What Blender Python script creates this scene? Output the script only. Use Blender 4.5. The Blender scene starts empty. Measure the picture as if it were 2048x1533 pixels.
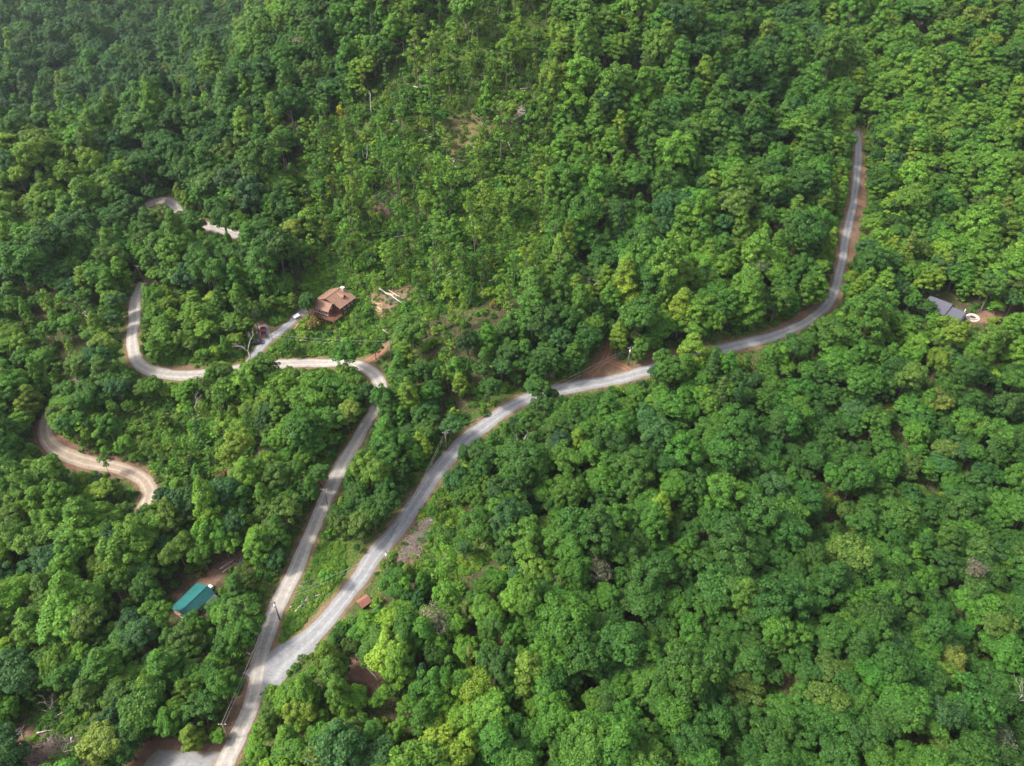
import bpy, math, random
import numpy as np
from mathutils import Vector, Matrix, kdtree

R = math.radians
rng = np.random.default_rng(7)
random.seed(7)
scene = bpy.context.scene
col = scene.collection

# ------------------------------------------------------------------ camera
H = 160.0                      # drone altitude over the fork in the road
PITCH = R(38.0)                # look-down angle
TANX = 0.7203                  # half-width of the lens (84 degree diagonal)
W2, H2 = 1024.0, 766.5         # half size of the 2048 x 1533 frame the notes below are written in
F = W2 / TANX
cam_d = bpy.data.cameras.new('drone_camera')
cam_d.sensor_fit = 'HORIZONTAL'
cam_d.angle = 2 * math.atan(TANX)
cam_d.clip_start = 1.0
cam_d.clip_end = 6000.0
cam = bpy.data.objects.new('drone_camera', cam_d)
cam.location = (0, 0, H)
cam.rotation_euler = (math.pi / 2 - PITCH, 0, 0)
col.objects.link(cam)
scene.camera = cam

# ------------------------------------------------------------------ light
SUN_AZ, SUN_EL = R(-100.0), R(50.0)     # azimuth from +Y towards +X
world = bpy.data.worlds.new('World')
scene.world = world
world.use_nodes = True
wn = world.node_tree
bg = wn.nodes['Background']
sky = wn.nodes.new('ShaderNodeTexSky')
sky.sky_type = 'NISHITA'
sky.sun_disc = False
sky.sun_elevation = SUN_EL
sky.sun_rotation = SUN_AZ
sky.dust_density = 4.0
sky.ozone_density = 1.0
cloud = wn.nodes.new('ShaderNodeHueSaturation')       # thin high cloud greys the blue
cloud.inputs['Saturation'].default_value = 0.45
wn.links.new(sky.outputs['Color'], cloud.inputs['Color'])
wn.links.new(cloud.outputs['Color'], bg.inputs['Color'])
bg.inputs['Strength'].default_value = 0.15
sun_d = bpy.data.lights.new('sun', 'SUN')
sun_d.energy = 2.1
sun_d.angle = R(9.0)
sun_d.color = (1.0, 0.95, 0.86)
sun = bpy.data.objects.new('sun', sun_d)
sdir = Vector((math.sin(SUN_AZ) * math.cos(SUN_EL), math.cos(SUN_AZ) * math.cos(SUN_EL), math.sin(SUN_EL)))
sun.rotation_euler = sdir.to_track_quat('Z', 'Y').to_euler()
sun.location = (0, 0, 400)
col.objects.link(sun)
vs = scene.view_settings
vs.view_transform = 'Standard'
vs.look = 'None'
vs.exposure = 1.43
vs.gamma = 1.0
vs.use_curve_mapping = False
cy = scene.cycles
cy.max_bounces = 6
cy.diffuse_bounces = 3
cy.glossy_bounces = 2
cy.transmission_bounces = 4
cy.transparent_max_bounces = 8
cy.volume_bounces = 0
cy.use_denoising = True

# ------------------------------------------------------------------ helpers: camera maths and terrain
CP, SP = math.cos(PITCH), math.sin(PITCH)


def height(x, y):
    x = np.asarray(x, float); y = np.asarray(y, float)
    sx = np.where(x < 10, 190.0, 152.0)
    z = 122 * np.exp(-((x - 10) / sx) ** 2 - ((y - 482) / 165.0) ** 2)                      # the wooded hill
    z = z + 108 * np.exp(-((x - 340) / 175.0) ** 2 - ((y - 535) / 175.0) ** 2)               # the hill to the right
    z = z + 20 * np.exp(-((x + 255) / 85.0) ** 2 - ((y - 352) / 46.0) ** 2)                 # the spur on the left
    z = z - 40 * np.exp(-((x + 330) / 150.0) ** 2 - ((y - 490) / 75.0) ** 2)                # the valley behind it
    z = z + 60 / (1 + np.exp(-(y - 900) / 90.0)) * (1 + 0.4 * np.tanh((x + 100) / 400.0)) # the far slopes
    z = z - 9 * np.exp(-((x - 120 + 0.5 * (y - 130)) / 26.0) ** 2) / (1 + np.exp((y - 190) / 18.0)) / (1 + np.exp(-(x - 45) / 14.0))
    z = z - 26 / (1 + np.exp(-(x - 105) / 26.0)) / (1 + np.exp((y - 185) / 20.0))                # the slope falling away on the lower right
    z = z + 4.2 * np.sin((0.78 * x + 0.62 * y) / 8.5 + 0.8 * np.sin(y / 30.0)) / (1 + np.exp(-(x - 25) / 14.0)) / (1 + np.exp((y - 185) / 12.0))   # small ribs and gullies
    z = z - 7 / (1 + np.exp((x + 70) / 16.0)) / (1 + np.exp((y - 200) / 16.0))
    z = z + 2.2 * np.sin(x / 31.0 + 0.6) * np.cos(y / 37.0) + 1.3 * np.sin(x / 17.0 - y / 23.0) + 4.0 * np.sin(y / 90.0 + x / 130.0) * np.clip((y - 380) / 200, 0, 1)
    return z


def rays(px):
    px = np.atleast_2d(np.asarray(px, float))
    a = (px[:, 0] - W2) / F
    u = (H2 - px[:, 1]) / F
    d = np.stack([a, CP + u * SP, -SP + u * CP], 1)
    return d


def cast(px, up=0.0):
    """pixels of the 2048 x 1533 frame -> points of the ground (or of a surface `up` metres above it)"""
    d = rays(px)
    n = len(d)
    ts = np.arange(60.0, 2200.0, 3.0)
    lo = np.full(n, 60.0); hi = np.full(n, 2200.0); done = np.zeros(n, bool)
    for t in ts:
        z = H + d[:, 2] * t
        hit = (~done) & (z < height(d[:, 0] * t, d[:, 1] * t) + up)
        hi[hit] = t; lo[hit] = t - 3.0
        done |= hit
        if done.all():
            break
    for _ in range(14):
        m = (lo + hi) / 2
        below = (H + d[:, 2] * m) < height(d[:, 0] * m, d[:, 1] * m) + up
        hi = np.where(below, m, hi); lo = np.where(below, lo, m)
    p = d * hi[:, None]
    p[:, 2] = height(p[:, 0], p[:, 1])
    return p


def proj(p):
    p = np.atleast_2d(np.asarray(p, float))
    x, y, z = p[:, 0], p[:, 1], p[:, 2] - H
    dep = y * CP - z * SP
    v = y * SP + z * CP
    dep = np.maximum(dep, 1e-3)
    return np.stack([W2 + F * x / dep, H2 - F * v / dep], 1), np.sqrt(x * x + y * y + z * z)


def inpoly(pts, poly):
    x, y = pts[:, 0], pts[:, 1]
    c = np.zeros(len(x), bool)
    n = len(poly)
    for i in range(n):
        x0, y0 = poly[i]; x1, y1 = poly[(i + 1) % n]
        if y0 == y1:
            continue
        c ^= ((y0 > y) != (y1 > y)) & (x < (x1 - x0) * (y - y0) / (y1 - y0) + x0)
    return c


# ------------------------------------------------------------------ helpers: meshes and objects
def make_mesh(name, v, faces, mats, midx=None, smooth=False):
    """v: (n,3); faces: (m,k) array of equal-sized faces or a list of tuples"""
    me = bpy.data.meshes.new(name)
    v = np.asarray(v, np.float32)
    if isinstance(faces, np.ndarray):
        m, k = faces.shape
        me.vertices.add(len(v)); me.vertices.foreach_set('co', v.ravel())
        me.loops.add(m * k); me.loops.foreach_set('vertex_index', faces.astype(np.int32).ravel())
        me.polygons.add(m)
        me.polygons.foreach_set('loop_start', np.arange(0, m * k, k, dtype=np.int32))
        me.polygons.foreach_set('loop_total', np.full(m, k, np.int32))
    else:
        me.from_pydata([tuple(map(float, q)) for q in v], [], [tuple(f) for f in faces])
    for mt in (mats if isinstance(mats, (list, tuple)) else [mats]):
        me.materials.append(mt)
    if midx is not None:
        me.polygons.foreach_set('material_index', np.asarray(midx, np.int32))
    if smooth:
        me.polygons.foreach_set('use_smooth', np.ones(len(me.polygons), bool))
    me.update(calc_edges=True)
    me.validate()
    return me


def link(name, me, parent=None, loc=None, rotz=None):
    o = bpy.data.objects.new(name, me)
    col.objects.link(o)
    if parent is not None:
        o.parent = parent
    if loc is not None:
        o.location = loc
    if rotz is not None:
        o.rotation_euler = (0, 0, rotz)
    return o


def tag(o, label=None, cat=None, group=None, kind=None):
    if label: o['label'] = label
    if cat: o['category'] = cat
    if group: o['group'] = group
    if kind: o['kind'] = kind
    return o


class MB:
    """collects boxes, prisms, tubes and loose polygons for ONE mesh"""
    def __init__(s):
        s.v, s.f = [], []

    def poly(s, pts):
        b = len(s.v); s.v += [tuple(p) for p in pts]; s.f.append(tuple(range(b, b + len(pts)))); return s

    def hexa(s, p):
        b = len(s.v); s.v += [tuple(q) for q in p]
        for f in ((0, 3, 2, 1), (4, 5, 6, 7), (0, 1, 5, 4), (1, 2, 6, 5), (2, 3, 7, 6), (3, 0, 4, 7)):
            s.f.append(tuple(b + i for i in f))
        return s

    def box(s, a, c):
        (x0, y0, z0), (x1, y1, z1) = a, c
        return s.hexa([(x0, y0, z0), (x1, y0, z0), (x1, y1, z0), (x0, y1, z0), (x0, y0, z1), (x1, y0, z1), (x1, y1, z1), (x0, y1, z1)])

    def slab(s, quad, t):
        """a sheet with its thickness below: quad counter-clockwise seen from above"""
        q = [Vector(p) for p in quad]
        n = (q[1] - q[0]).cross(q[3] - q[0]).normalized()
        return s.hexa([p - n * t for p in q] + q)

    def prism(s, tri_a, tri_b):
        b = len(s.v); n = len(tri_a)
        s.v += [tuple(p) for p in tri_a] + [tuple(p) for p in tri_b]
        s.f.append(tuple(b + i for i in reversed(range(n)))); s.f.append(tuple(b + n + i for i in range(n)))
        for i in range(n):
            j = (i + 1) % n
            s.f.append((b + i, b + j, b + n + j, b + n + i))
        return s

    def tube(s, path, rad, n=6):
        path = [Vector(p) for p in path]
        if not hasattr(rad, '__len__'):
            rad = [rad] * len(path)
        b = len(s.v)
        for i, p in enumerate(path):
            d = (path[min(i + 1, len(path) - 1)] - path[max(i - 1, 0)])
            d = d.normalized() if d.length > 1e-6 else Vector((0, 0, 1))
            a = d.cross(Vector((0, 0, 1)) if abs(d.z) < 0.95 else Vector((1, 0, 0))).normalized()
            c = d.cross(a)
            for k in range(n):
                t = 2 * math.pi * k / n
                s.v.append(tuple(p + (a * math.cos(t) + c * math.sin(t)) * rad[i]))
        for i in range(len(path) - 1):
            for k in range(n):
                j = (k + 1) % n
                s.f.append((b + i * n + k, b + i * n + j, b + (i + 1) * n + j, b + (i + 1) * n + k))
        s.f.append(tuple(b + k for k in reversed(range(n))))
        e = b + (len(path) - 1) * n
        s.f.append(tuple(e + k for k in range(n)))
        return s

    def mesh(s, name, mat, smooth=False):
        return make_mesh(name, s.v, s.f, mat, smooth=smooth)

    def build(s, name, mat, parent=None, loc=None, rotz=None, smooth=False):
        return link(name, s.mesh(name, mat, smooth), parent, loc, rotz)


# ------------------------------------------------------------------ materials
def nodes(name):
    m = bpy.data.materials.new(name)
    m.use_nodes = True
    nt = m.node_tree
    p = nt.nodes['Principled BSDF']
    return m, nt, p


def noise(nt, scale, detail=4.0, rough=0.6, vec=None):
    n = nt.nodes.new('ShaderNodeTexNoise')
    n.inputs['Scale'].default_value = scale
    n.inputs['Detail'].default_value = detail
    n.inputs['Roughness'].default_value = rough
    if vec is not None:
        nt.links.new(vec, n.inputs['Vector'])
    return n.outputs['Fac']


def ramp(nt, fac, stops):
    r = nt.nodes.new('ShaderNodeValToRGB')
    e = r.color_ramp.elements
    while len(e) < len(stops):
        e.new(0.5)
    for i, (pos, c) in enumerate(stops):
        e[i].position = pos
        e[i].color = (*c, 1) if len(c) == 3 else c
    nt.links.new(fac, r.inputs['Fac'])
    return r.outputs['Color']


def mix(nt, fac, a, b, mode='MIX'):
    n = nt.nodes.new('ShaderNodeMix')
    n.data_type = 'RGBA'; n.blend_type = mode
    for sock, v in ((n.inputs[0], fac), (n.inputs[6], a), (n.inputs[7], b)):
        if isinstance(v, bpy.types.NodeSocket):
            nt.links.new(v, sock)
        elif isinstance(v, (int, float)):
            sock.default_value = v
        else:
            sock.default_value = (*v, 1)
    return n.outputs[2]


def maths(nt, op, a, b=None, c=None, clamp=False):
    n = nt.nodes.new('ShaderNodeMath'); n.operation = op; n.use_clamp = clamp
    for i, v in enumerate((a, b, c)):
        if v is None:
            continue
        if isinstance(v, bpy.types.NodeSocket):
            nt.links.new(v, n.inputs[i])
        else:
            n.inputs[i].default_value = v
    return n.outputs[0]


def attr(nt, name, kind='GEOMETRY'):
    n = nt.nodes.new('ShaderNodeAttribute'); n.attribute_name = name; n.attribute_type = kind
    return n


def bump(nt, p, h, strength, dist=0.1):
    b = nt.nodes.new('ShaderNodeBump')
    b.inputs['Strength'].default_value = strength
    b.inputs['Distance'].default_value = dist
    nt.links.new(h, b.inputs['Height'])
    nt.links.new(b.outputs['Normal'], p.inputs['Normal'])


def coords(nt, which='Object'):
    return nt.nodes.new('ShaderNodeTexCoord').outputs[which]


def leaf_material():
    m, nt, p = nodes('leaves')
    tint = attr(nt, 'tint', 'INSTANCER').outputs['Color']
    geo = nt.nodes.new('ShaderNodeNewGeometry')
    rnd = geo.outputs['Random Per Island']
    k = maths(nt, 'MULTIPLY_ADD', rnd, 0.75, 0.62)
    c = mix(nt, 1.0, tint, k, 'MULTIPLY')
    # a few leaves turn yellower, as young shoots do
    hot = maths(nt, 'GREATER_THAN', rnd, 0.86)
    c = mix(nt, maths(nt, 'MULTIPLY', hot, 0.35), c, mix(nt, 1.0, tint, (1.9, 1.45, 0.9), 'MULTIPLY'))
    # patches of lighter growth through each crown
    pn = noise(nt, 0.45, 2.0, 0.5, coords(nt))
    c = mix(nt, maths(nt, 'MULTIPLY', maths(nt, 'SUBTRACT', pn, 0.45, clamp=True), 1.6, clamp=True), c, mix(nt, 1.0, c, (1.45, 1.3, 0.95), 'MULTIPLY'))
    wpn = noise(nt, 0.11, 3.0, 0.6, nt.nodes.new('ShaderNodeNewGeometry').outputs['Position'])
    c = mix(nt, 1.0, c, ramp(nt, wpn, [(0.32, (0.78, 0.84, 0.9)), (0.68, (1.22, 1.14, 1.0))]), 'MULTIPLY')
    nt.links.new(c, p.inputs['Base Color'])
    p.inputs['Roughness'].default_value = 0.6
    p.inputs['Specular IOR Level'].default_value = 0.2
    tr = nt.nodes.new('ShaderNodeBsdfTranslucent')
    nt.links.new(mix(nt, 1.0, c, (1.35, 1.35, 0.55), 'MULTIPLY'), tr.inputs['Color'])
    ms = nt.nodes.new('ShaderNodeMixShader'); ms.inputs[0].default_value = 0.22
    nt.links.new(p.outputs[0], ms.inputs[1]); nt.links.new(tr.outputs[0], ms.inputs[2])
    nt.links.new(ms.outputs[0], nt.nodes['Material Output'].inputs['Surface'])
    return m


def bark_material(name, c0, c1, sc=1.4):
    m, nt, p = nodes(name)
    f = noise(nt, sc, 5, 0.7, coords(nt))
    nt.links.new(ramp(nt, f, [(0.3, c0), (0.7, c1)]), p.inputs['Base Color'])
    p.inputs['Roughness'].default_value = 0.9
    bump(nt, p, f, 0.6, 0.05)
    return m


def plain(name, c0, c1, sc=2.0, rough=0.8, metallic=0.0, spec=0.3, bmp=0.0):
    m, nt, p = nodes(name)
    f = noise(nt, sc, 5, 0.65, coords(nt))
    nt.links.new(ramp(nt, f, [(0.28, c0), (0.72, c1)]), p.inputs['Base Color'])
    p.inputs['Roughness'].default_value = rough
    p.inputs['Metallic'].default_value = metallic
    p.inputs['Specular IOR Level'].default_value = spec
    if bmp:
        bump(nt, p, f, bmp, 0.05)
    return m


def ground_material():
    m, nt, p = nodes('forest_floor')
    g = nt.nodes.new('ShaderNodeNewGeometry').outputs['Position']
    cover = nt.nodes.new('ShaderNodeSeparateColor')
    nt.links.new(attr(nt, 'cover').outputs['Color'], cover.inputs[0])
    dirt, weed, mulch = cover.outputs[0], cover.outputs[1], cover.outputs[2]
    n1 = noise(nt, 0.35, 6, 0.65, g); n2 = noise(nt, 1.6, 5, 0.7, g); n3 = noise(nt, 0.09, 3, 0.5, g)
    n4 = noise(nt, 0.9, 6, 0.8, g)
    mix_n = maths(nt, 'ADD', maths(nt, 'MULTIPLY', n1, 0.5), maths(nt, 'MULTIPLY', n4, 0.5))
    litter = ramp(nt, n2, [(0.25, (0.022, 0.017, 0.011)), (0.55, (0.060, 0.042, 0.028)), (0.8, (0.15, 0.11, 0.075))])
    green = ramp(nt, n2, [(0.28, (0.022, 0.036, 0.010)), (0.52, (0.060, 0.100, 0.018)), (0.75, (0.14, 0.17, 0.045))])
    soil = mix(nt, n3, ramp(nt, n1, [(0.3, (0.075, 0.056, 0.042)), (0.7, (0.18, 0.132, 0.102))]), ramp(nt, n2, [(0.3, (0.13, 0.062, 0.034)), (0.7, (0.25, 0.135, 0.078))]))
    straw = ramp(nt, n2, [(0.3, (0.17, 0.11, 0.06)), (0.7, (0.30, 0.21, 0.11))])

    def edge(v, noi, w=0.5):
        return maths(nt, 'MULTIPLY', maths(nt, 'SUBTRACT', maths(nt, 'ADD', v, maths(nt, 'MULTIPLY', noi, w)), 0.62), 3.2, clamp=True)
    c = mix(nt, edge(weed, n1, 0.75), litter, green)
    c = mix(nt, edge(mulch, n1), c, straw)
    c = mix(nt, edge(dirt, mix_n, 0.95), c, soil)
    c = mix(nt, maths(nt, 'MULTIPLY', maths(nt, 'GREATER_THAN', n4, 0.60), 0.75), c, mix(nt, n2, (0.03, 0.035, 0.014), (0.30, 0.25, 0.19)))
    nt.links.new(c, p.inputs['Base Color'])
    p.inputs['Roughness'].default_value = 0.95
    p.inputs['Specular IOR Level'].default_value = 0.1
    bump(nt, p, n2, 0.9, 0.35)
    return m


def gravel_material(name, pale, dark, edge_c, grey=0.5):
    m, nt, p = nodes(name)
    g = nt.nodes.new('ShaderNodeNewGeometry').outputs['Position']
    ac = attr(nt, 'across').outputs['Fac']
    n1 = noise(nt, 0.25, 5, 0.6, g); n2 = noise(nt, 3.5, 6, 0.75, g); n3 = noise(nt, 0.06, 3, 0.5, g); n5 = noise(nt, 0.7, 6, 0.75, g)
    aa = maths(nt, 'ABSOLUTE', ac)
    aa2 = maths(nt, 'ADD', aa, maths(nt, 'MULTIPLY', maths(nt, 'SUBTRACT', n1, 0.5), 0.35))
    # wheel tracks worn pale at 45 % of the half width, loose darker gravel on the crown and verge
    tr = maths(nt, 'SUBTRACT', 1.0, maths(nt, 'MULTIPLY', maths(nt, 'ABSOLUTE', maths(nt, 'SUBTRACT', aa2, 0.45)), 4.2), clamp=True)
    tr = maths(nt, 'MULTIPLY', tr, maths(nt, 'ADD', 0.35, n3), clamp=True)
    base = mix(nt, n3, dark, tuple(0.5 * (a + b) for a, b in zip(dark, pale)))
    c = mix(nt, tr, base, pale)
    c = mix(nt, 1.0, c, ramp(nt, n2, [(0.25, (0.62, 0.62, 0.62)), (0.75, (1.25, 1.25, 1.25))]), 'MULTIPLY')
    c = mix(nt, 1.0, c, ramp(nt, n5, [(0.3, (0.78, 0.77, 0.75)), (0.65, (1.1, 1.1, 1.1))]), 'MULTIPLY')
    ed = maths(nt, 'MULTIPLY', maths(nt, 'SUBTRACT', maths(nt, 'ADD', aa2, maths(nt, 'MULTIPLY', maths(nt, 'SUBTRACT', n5, 0.5), 0.5)), 0.84), 5.0, clamp=True)
    c = mix(nt, ed, c, edge_c)
    nt.links.new(c, p.inputs['Base Color'])
    p.inputs['Roughness'].default_value = 0.95
    p.inputs['Specular IOR Level'].default_value = 0.15
    bump(nt, p, n2, 0.5, 0.06)
    return m


M = {}
M['leaf'] = leaf_material()
M['bark'] = bark_material('bark', (0.055, 0.042, 0.034), (0.17, 0.135, 0.11))
M['palebark'] = bark_material('weathered_wood', (0.26, 0.22, 0.19), (0.55, 0.50, 0.45))
M['deadbark'] = bark_material('dead_bark', (0.12, 0.09, 0.075), (0.33, 0.27, 0.23))
M['cutwood'] = bark_material('cut_wood', (0.42, 0.25, 0.12), (0.66, 0.46, 0.26), 3)
M['ground'] = ground_material()
M['road'] = gravel_material('road_gravel', (0.39, 0.36, 0.325), (0.265, 0.243, 0.22), (0.165, 0.13, 0.09))
M['road_blue'] = gravel_material('fresh_gravel', (0.30, 0.30, 0.305), (0.195, 0.195, 0.20), (0.165, 0.13, 0.09))
M['road_tan'] = gravel_material('dirt_road', (0.40, 0.335, 0.26), (0.24, 0.185, 0.14), (0.17, 0.115, 0.08))
M['soil_track'] = gravel_material('bare_soil', (0.27, 0.155, 0.09), (0.18, 0.09, 0.052), (0.12, 0.08, 0.045))
M['shingle'] = plain('brown_shingles', (0.16, 0.088, 0.058), (0.25, 0.145, 0.10), 1.6, 0.9, bmp=0.3)
M['shingle_dk'] = plain('grey_shingles', (0.055, 0.055, 0.070), (0.09, 0.09, 0.115), 1.5, 0.85, bmp=0.3)
M['redroof'] = plain('red_metal_roof', (0.17, 0.065, 0.045), (0.26, 0.12, 0.09), 2.0, 0.6)
M['teal'] = plain('teal_metal', (0.010, 0.090, 0.090), (0.022, 0.135, 0.125), 0.9, 0.45, 0.0, 0.5)
M['logwall'] = plain('stained_log_wall', (0.09, 0.035, 0.018), (0.17, 0.07, 0.038), 1.5, 0.7)
M['board'] = plain('deck_boards', (0.085, 0.035, 0.02), (0.15, 0.07, 0.04), 2.0, 0.8)
M['tanwall'] = plain('tan_siding', (0.40, 0.27, 0.17), (0.50, 0.35, 0.23), 1.5, 0.8)
M['greywall'] = plain('grey_siding', (0.30, 0.29, 0.28), (0.38, 0.37, 0.36), 1.5, 0.8)
M['white'] = plain('white_paint', (0.66, 0.66, 0.65), (0.80, 0.80, 0.79), 3, 0.5)
M['metal'] = plain('galvanised_metal', (0.45, 0.46, 0.47), (0.6, 0.6, 0.61), 4, 0.4, 0.5)
M['brick'] = plain('chimney_masonry', (0.30, 0.22, 0.18), (0.42, 0.33, 0.28), 4, 0.9)
M['glass'] = plain('window_glass', (0.012, 0.016, 0.02), (0.03, 0.036, 0.045), 0.5, 0.08, 0, 0.6)
M['redpaint'] = plain('red_car_paint', (0.15, 0.005, 0.010), (0.20, 0.008, 0.014), 0.6, 0.22, 0, 0.6)
M['blackpaint'] = plain('black_car_paint', (0.008, 0.009, 0.011), (0.016, 0.017, 0.02), 0.6, 0.25, 0, 0.6)
M['rubber'] = plain('rubber', (0.012, 0.012, 0.012), (0.025, 0.025, 0.025), 6, 0.9)
M['tarp'] = plain('blue_tarp', (0.02, 0.075, 0.16), (0.04, 0.13, 0.24), 2, 0.6)
M['pole'] = bark_material('pole_wood', (0.15, 0.11, 0.085), (0.30, 0.24, 0.20), 2)
M['wire'] = plain('cable_aluminium', (0.30, 0.30, 0.29), (0.45, 0.44, 0.42), 2, 0.5, 0.4)
M['stone'] = plain('pale_stone', (0.38, 0.31, 0.27), (0.52, 0.44, 0.38), 5, 0.9)
M['ash'] = plain('ash', (0.02, 0.018, 0.016), (0.06, 0.055, 0.05), 5, 0.95)

# ------------------------------------------------------------------ layout notes, in pixels of the 2048 x 1533 frame
ROAD_MAIN = [(425, 1575), (440, 1548), (452, 1524), (487, 1449), (513, 1374), (526, 1299), (551, 1224), (586, 1149), (622, 1066), (645, 1016), (678, 941), (706, 891), (723, 863), (741, 836), (755, 806), (765, 786), (764, 772), (753, 755), (738, 740), (715, 730), (690, 727), (660, 726), (613, 726), (569, 728), (515, 733), (470, 740), (425, 747), (375, 751), (325, 749), (295, 742), (276, 728), (267, 712), (264, 683), (267, 658), (271, 633), (268, 610), (270, 594), (276, 580), (286, 566)]
ROAD_RIGHT = [(520, 1366), (548, 1330), (595, 1298), (622, 1270), (645, 1249), (689, 1199), (726, 1149), (745, 1116), (788, 1066), (825, 1016), (859, 966), (899, 916), (932, 880), (972, 848), (1017, 817), (1054, 798), (1090, 787), (1129, 778), (1174, 769), (1211, 763), (1269, 750), (1330, 733), (1390, 714), (1440, 700), (1474, 692), (1524, 680), (1548, 673), (1586, 657), (1620, 640), (1640, 625), (1661, 603), (1671, 578), (1676, 555), (1682, 533), (1687, 508), (1693, 470), (1701, 433), (1707, 403), (1712, 370), (1715, 337), (1717, 300), (1717, 285), (1713, 262)]
ROAD_LEFT = [(176, 745), (150, 765), (125, 795), (106, 818), (92, 838), (86, 866), (100, 891), (130, 911), (170, 923), (212, 930), (250, 940), (280, 953), (297, 971), (299, 993), (290, 1015), (276, 1032), (262, 1062)]
ROAD_FAR = [(512, 484), (480, 472), (455, 464), (425, 455), (390, 447), (364, 440), (353, 424), (348, 413), (341, 404), (325, 399), (306, 405), (280, 420)]
DRIVE = [(492, 734), (503, 718), (515, 704), (527, 690), (536, 677), (546, 670), (558, 665), (574, 653), (584, 644), (594, 634), (612, 620)]
DRIVE_STUB = [(536, 680), (531, 670), (526, 660), (522, 652)]
TRACK_HOUSE = [(733, 724), (752, 714), (764, 703), (770, 692)]
TRACK_HILL = [(1180, 752), (1196, 738), (1210, 720), (1216, 704), (1220, 685), (1224, 668)]
TRACK_POLE = [(1216, 722), (1236, 728), (1252, 736), (1264, 744)]
ROADS = [('main_gravel_road', ROAD_MAIN, 4.5, 'road'), ('right_gravel_road', ROAD_RIGHT, 5.1, 'road_blue'), ('left_dirt_road', ROAD_LEFT, 4.8, 'road_tan'), ('far_gravel_road', ROAD_FAR, 5.0, 'road'),
         ('house_drive', DRIVE, 3.4, 'road_blue'), ('drive_spur', DRIVE_STUB, 4.0, 'road_blue'), ('track_to_house', TRACK_HOUSE, 3.4, 'soil_track'), ('hill_track', TRACK_HILL, 3.2, 'soil_track'), ('pole_track', TRACK_POLE, 3.0, 'soil_track')]

# visible bare ground: polygon, dirt, weed, mulch
PATCHES = [
    ([(738, 588), (760, 578), (790, 580), (820, 566), (830, 590), (815, 612), (790, 612), (770, 640), (752, 622)], 0.58, 0.25, 0.2),
    ([(1195, 700), (1222, 700), (1240, 722), (1268, 742), (1266, 750), (1180, 766), (1150, 776)], 0.55, 0.3, 0.3),
    ([(1222, 736), (1240, 738), (1254, 746), (1236, 752), (1204, 757)], 0.0, 1.0, 0.0),
    ([(1560, 656), (1585, 638), (1612, 614), (1645, 582), (1662, 585), (1640, 622), (1600, 650)], 1.0, 0, 0),
    ([(1722, 285), (1734, 330), (1730, 420), (1716, 500), (1702, 535), (1692, 520), (1700, 470), (1714, 400)], 0.72, 0.3, 0.5),
    ([(1265, 708), (1440, 684), (1480, 680), (1470, 694), (1400, 706), (1268, 734)], 0.5, 0.1, 0.7),
    ([(545, 1300), (556, 1322), (602, 1292), (655, 1232), (700, 1175), (712, 1150), (694, 1158), (640, 1220), (590, 1278)], 0.15, 0.0, 0.9),
    ([(250, 1533), (285, 1490), (340, 1480), (440, 1495), (455, 1520), (440, 1560), (230, 1575)], 1.0, 0, 0),
    ([(1935, 648), (1930, 632), (1960, 628), (2000, 610), (2060, 590), (2075, 612), (2010, 628), (1972, 645)], 0.7, 0.2, 0.5),
    ([(335, 1195), (352, 1180), (368, 1196), (352, 1220), (360, 1235), (345, 1228)], 0.9, 0, 0),
    ([(395, 1165), (440, 1130), (470, 1108), (500, 1100), (496, 1118), (452, 1145), (425, 1178)], 0.85, 0, 0.2),
    ([(628, 975), (645, 955), (664, 945), (655, 985), (640, 1000)], 0.7, 0, 0.3),
    ([(790, 1130), (815, 1080), (850, 1035), (868, 1030), (850, 1085), (838, 1120), (800, 1150)], 0.75, 0, 0.5),
    ([(690, 1350), (700, 1315), (735, 1312), (765, 1345), (755, 1372), (715, 1370)], 0.6, 0, 0.3),
    ([(470, 1400), (485, 1370), (505, 1330), (500, 1385), (478, 1440), (455, 1480), (450, 1455)], 0.75, 0, 0.3),
    ([(75, 842), (62, 868), (78, 905), (120, 930), (185, 948), (240, 955), (255, 940), (120, 908), (92, 870)], 0.85, 0, 0.3),
    ([(100, 845), (112, 885), (150, 905), (230, 925), (300, 955), (320, 975), (300, 945), (210, 905), (130, 880)], 0.85, 0, 0.3),
    ([(300, 735), (385, 727), (388, 742), (310, 744)], 0.5, 0.3, 0.6),
    ([(1180, 330), (1195, 315), (1210, 308), (1205, 330), (1185, 345)], 1.0, 0, 0),
    ([(1160, 30), (1175, 30), (1172, 55), (1160, 50)], 1.0, 0, 0),
    ([(85, 600), (105, 580), (170, 590), (180, 610), (120, 620), (95, 650)], 0.6, 0.1, 0.4),
    ([(0, 1440), (40, 1440), (90, 1470), (130, 1520), (130, 1560), (0, 1560)], 0.5, 0.15, 0.4),
    ([(880, 235), (1000, 195), (1060, 215), (1040, 260), (960, 290), (900, 345), (880, 300)], 0.22, 0.5, 0.5),
    ([(740, 390), (790, 375), (830, 410), (780, 440), (745, 425)], 0.34, 0.4, 0.5),
    ([(940, 985), (985, 990), (1000, 1050), (960, 1075), (925, 1050)], 0.5, 0.2, 0.5),
]
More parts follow.
